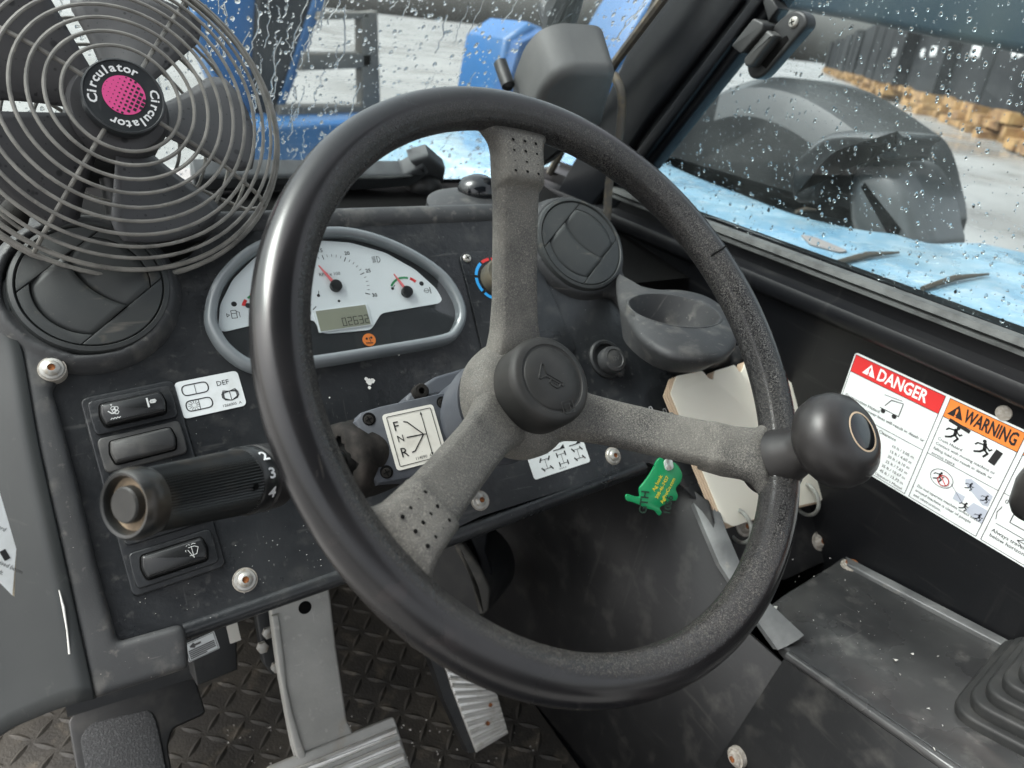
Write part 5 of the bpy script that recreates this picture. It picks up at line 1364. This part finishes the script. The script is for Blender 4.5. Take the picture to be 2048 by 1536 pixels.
# hex bolts left of the arm
bb = thing('pedal_bracket', 'black pedal bracket with pale bolts beside the brake arm', 'bracket', BP.P(535, 1300, -.03))
MB().prism(BP.up(-.03), BP.up(-.03).tr([(505, 1180), (560, 1170), (575, 1340), (545, 1350), (528, 1330)]), -.02, 0, .002).build('bracket_plate', M['plastic'], bb)
for x, y in ((535, 1264), (524, 1293), (552, 1332)):
    f = BP.up(-.03); a = f.uv(x, y); MB().lathe(f, a[0], a[1], [(.0055, 0), (.0055, .006), (.004, .0065)], 6).build('bolt', M['screw'], bb)
# accelerator
AP = Frame(hit(955, 1430, V(0, 1, 0), .50), (1, 0, 0), (-.10, -.74, .67))
ap_ = thing('accelerator_pedal', 'slim ribbed aluminium accelerator pedal right of the brake', 'pedal', AP.P(980, 1500))
apo = AP.tr([(880, 1300), (965, 1340), (994, 1388), (1017, 1467), (953, 1505), (905, 1380)])
MB().prism(AP, apo, -.008, 0, .001).build('pedal_plate', M['alushine'], ap_)
lft = [AP.uv(x, y) for x, y in ((880, 1300), (905, 1380), (953, 1505))]; rgt = [AP.uv(x, y) for x, y in ((965, 1325), (994, 1388), (1017, 1467))]
def along(p, t):
    d0 = math.dist(p[0], p[1]); d1 = math.dist(p[1], p[2]); s = t * (d0 + d1)
    return tuple(p[0][c] + (p[1][c] - p[0][c]) * s / d0 for c in (0, 1)) if s < d0 else tuple(p[1][c] + (p[2][c] - p[1][c]) * (s - d0) / d1 for c in (0, 1))
for i in range(13):
    t = (i + .5) / 13; A_, B_ = along(lft, t), along(rgt, t)
    MB().tube([AP.p(A_[0] + .001, A_[1], .0005), AP.p(B_[0] - .001, B_[1], .0005)], .0026, 8).build('pad_rib', M['alushine'], ap_)
for x, y in ((976, 1447), (981, 1410)):
    a = AP.uv(x, y, .003); MB().lathe(AP, a[0], a[1], [(.0026, .002), (.0025, .0035), (.001, .0035)], 14).build('pad_hole', M['rust'], ap_)
MB().prism(AP, AP.tr([(870, 1290), (905, 1380), (953, 1505), (940, 1508), (890, 1400), (860, 1310)]), -.03, -.004).build('pedal_side', M['plastic'], ap_)

# foot rest plate at left
FR = Frame(hit(250, 1480, V(0, 0, 1), FZ + .10), (1, 0, 0), (0, -.45, .9))
fr_ = thing('foot_rest', 'black plate foot rest with gritty grip pad at left of pedals', 'foot rest', FR.o + V(0, 0, -.1))
MB().prism(FR, rnd(FR.tr([(135, 1440), (160, 1418), (390, 1355), (412, 1425), (345, 1455), (335, 1490), (350, 1580), (170, 1640)]), .006), -.006, 0, .002).build('rest_plate', M['plastic'], fr_)
MB().prism(FR, rnd(FR.tr([(160, 1475), (185, 1445), (300, 1420), (312, 1440), (345, 1600), (190, 1640)]), .008), .0, .002, .0008).build('grip_pad', M['grit'], fr_)
bk = FR.P(150, 1400)
MB().add([FR.P(135, 1435), FR.P(400, 1352), FR.P(400, 1352) + V(0, .06, .10), FR.P(135, 1435) + V(0, .06, .10)], [(0, 1, 2, 3)]).build('rest_back', M['plastic'], fr_)
# relay box and sticker below the dash
UB = Frame(hit(420, 1290, V(0, 1, 0), .56), (1, 0, 0), (.05, -.85, .5))
rb = thing('relay_box', 'black relay box with white sticker tucked under the dashboard', 'relay box', UB.P(430, 1360))
MB().prism(UB, UB.tr([(360, 1235), (470, 1200), (476, 1340), (395, 1372), (385, 1320), (372, 1330)]), -.05, 0, .002).build('box', M['plastic'], rb)
fu, uw, uh = UB.sub((366, 1290), (428, 1262), (371, 1328), .0006)
stk = MB().prism(fu, rect(uw / 2, -uh / 2, uw, uh, .001), 0, .0004).build('sticker', M['label'], rb)
k = MB(); k.line(fu, rect(uw / 2, -uh / 2, uw * .92, uh * .92), .0005, .0007, True)
k.line(fu, [(uw * .5, -uh * .25), (uw * .2, -uh * .25), (uw * .3, -uh * .16)], .002, .0007).line(fu, [(uw * .2, -uh * .25), (uw * .3, -uh * .34)], .002, .0007)
for i in range(5): k.line(fu, [(uw * .1, -uh * (.46 + .1 * i)), (uw * (.9 if i < 4 else .6), -uh * (.46 + .1 * i))], .0012, .0007)
k.build('sticker_print', M['greyink'], stk, flat=True)
fu2, uw2, uh2 = UB.sub((452, 1252), (474, 1244), (460, 1288), .0006)
MB().prism(fu2, rect(uw2 / 2, -uh2 / 2, uw2, uh2, .001), 0, .0004).build('side_sticker', M['labelw'], rb)
# booklet at the far left
BK = Frame(ray(10, 1080) * .40, (1, 0, 0), (.25, -.75, .5))
bo_ = thing('booklet', 'small dog eared printed booklet tucked against the dashboard cheek', 'booklet', BK.P(20, 1190))
for k_ in range(5):
    MB().prism(BK, BK.tr([(-60, 905), (-8, 960), (32 + k_ * 1.4, 1098), (24 + k_ * 2.4, 1190 + k_), (-60, 1105)]), -.002 * k_, -.002 * k_ + .0008).build('page', M['label'] if k_ == 0 else M['paper'], bo_)
k = MB()
for i, (t_, y) in enumerate((('Hazard', 1060), ('of raised boom', 1130), ('result.', 1150))):
    q = BK.uv(-22, y - 12, .0009); k.text(BK, t_, q[0], q[1], .0030, .0010, rot=-.75)
q = BK.uv(10, 1110, .001); k.sheet(BK, rect(q[0], q[1], .003, .006, rot=.3), .001)
k.build('page_print', M['ink'], bo_, flat=True)

# ================================================================ RAIN, CRUMBS
def drops(fr, n, zone, rmin, rmax, seed, inside, stretch=1.0, out=-.005):
    rg = random.Random(seed); mb = MB(); c = 0; tries = 0
    while c < n and tries < n * 6:
        tries += 1
        u, v = rg.uniform(*zone[0]), rg.uniform(*zone[1])
        if not inside(u, v): continue
        r = rmin + (rmax - rmin) * rg.random() ** 3.5
        a = rg.uniform(0, 6.28); ex = 1 + rg.random() * .5 * stretch; m_ = 8
        rs = []
        for rr, hh_ in ((1.0, 0), (.86, .30), (.5, .5)):
            rs.append([fr.p(u + r * rr * math.cos(t) / ex ** .5 + r * .12 * math.sin(2 * t + a), v + r * rr * math.sin(t) * ex, out - r * hh_ * .8) for t in [6.2832 * i / m_ for i in range(m_)]])
        rs.append([fr.p(u, v, out - r * .46)] * m_)
        vs = [p for q_ in rs[:3] for p in q_] + [rs[3][0]]; fs = []
        for j in range(2):
            for i in range(m_): fs.append((j * m_ + i, j * m_ + (i + 1) % m_, (j + 1) * m_ + (i + 1) % m_, (j + 1) * m_ + i))
        for i in range(m_): fs.append((2 * m_ + i, 2 * m_ + (i + 1) % m_, 3 * m_))
        fs.append(tuple(range(m_))[::-1])
        mb.add(vs, fs); c += 1
    return mb
zs = [ws.uv(x, y) for x, y in ((-50, -60), (1350, -60), (-50, 360), (1150, 360))]
U = (min(z[0] for z in zs), uvr); Vv = (min(z[1] for z in zs), max(z[1] for z in zs))
md = drops(ws, 4200, (U, Vv), .0006, .0030, 5, lambda u, v: True, 1.3)
# runnels
rg = random.Random(9)
for i in range(150):
    u, v = rg.uniform(*U), rg.uniform(*Vv)
    if rg.random() < .5: u = ws.uv(rg.uniform(420, 760), 100)[0]
    L_ = rg.uniform(.02, .10); m_ = 14; pts = []; x = u
    for j in range(m_):
        x += rg.uniform(-.0022, .0022); pts.append((x, v + L_ * (j / m_ - .5)))
    w_ = rg.uniform(.0004, .0009)
    rs = []
    for (x, y) in pts:
        wv = w_ * rg.uniform(.7, 1.4)
        rs.append([ws.p(x - wv, y, -.005), ws.p(x - wv * .6, y, -.005 - wv * .7), ws.p(x + wv * .6, y, -.005 - wv * .7), ws.p(x + wv, y, -.005)])
    md.rings(rs)
rd = kind(md.build('windscreen_raindrops', M['water'], ang=80), 'stuff'); rd['label'] = 'raindrops and runnels on the outside of the windscreen'; rd['category'] = 'rain'
zs = [sf.uv(x, y) for x, y in ((1300, 300), (2100, 0), (2100, 700), (1560, -20))]
U2 = (min(z[0] for z in zs), max(z[0] for z in zs) + .02); V2 = (min(z[1] for z in zs), max(z[1] for z in zs) + .02)
ms = drops(sf, 2400, (U2, V2), .0005, .0022, 6, lambda u, v: True, .7, -.004)
rd = kind(ms.build('side_window_raindrops', M['water'], ang=80), 'stuff'); rd['label'] = 'raindrops scattered on the outside of the side window'; rd['category'] = 'rain'
# crumbs of white debris
cr = MB(); rg = random.Random(12)
def crumb(P, n, s):
    vs = [P + V(rg.uniform(-1, 1), rg.uniform(-1, 1), rg.uniform(0, 1.1)) * s for _ in range(5)]
    cr.add(vs, [(0, 1, 2), (0, 2, 3), (0, 3, 1), (1, 4, 2), (2, 4, 3), (3, 4, 1)])
for x, y, s in ((1678, 1095, .0022), (1705, 1113, .0035), (1742, 1104, .0025), (1552, 1218, .0035), (1791, 1320, .003), (1824, 1309, .0015), (1800, 1350, .0018), (1876, 1314, .0012), (1858, 1420, .0022), (1868, 1502, .0022), (1590, 1165, .0013), (1585, 1120, .0012), (1660, 1117, .0012)):
    crumb(K.P(x, y, .0005), 5, s)
for i in range(60):
    x, y = rg.uniform(1580, 1900), rg.uniform(1150, 1480)
    if (y - 1300) > .69 * (x - 1582) - 10: continue
    crumb(K.P(x, y, .0003), 5, rg.uniform(.0003, .0009))
for i in range(90): 
    x, y = rg.uniform(450, 1090), rg.uniform(1430, 1530); P = FF.P(x, y, .006)
    if P.x < .43: crumb(P, 5, rg.uniform(.0006, .002))
for i in range(50):
    x = rg.uniform(250, 650); y = 1265 - (x - 250) * .29 - rg.uniform(5, 120); crumb(D.P(x, y, .0002), 5, rg.uniform(.0002, .0006))
o = kind(cr.build('white_debris', M['chip'], ang=20), 'stuff'); o['label'] = 'white crumbs and grit scattered on console, mat and dash'; o['category'] = 'debris'
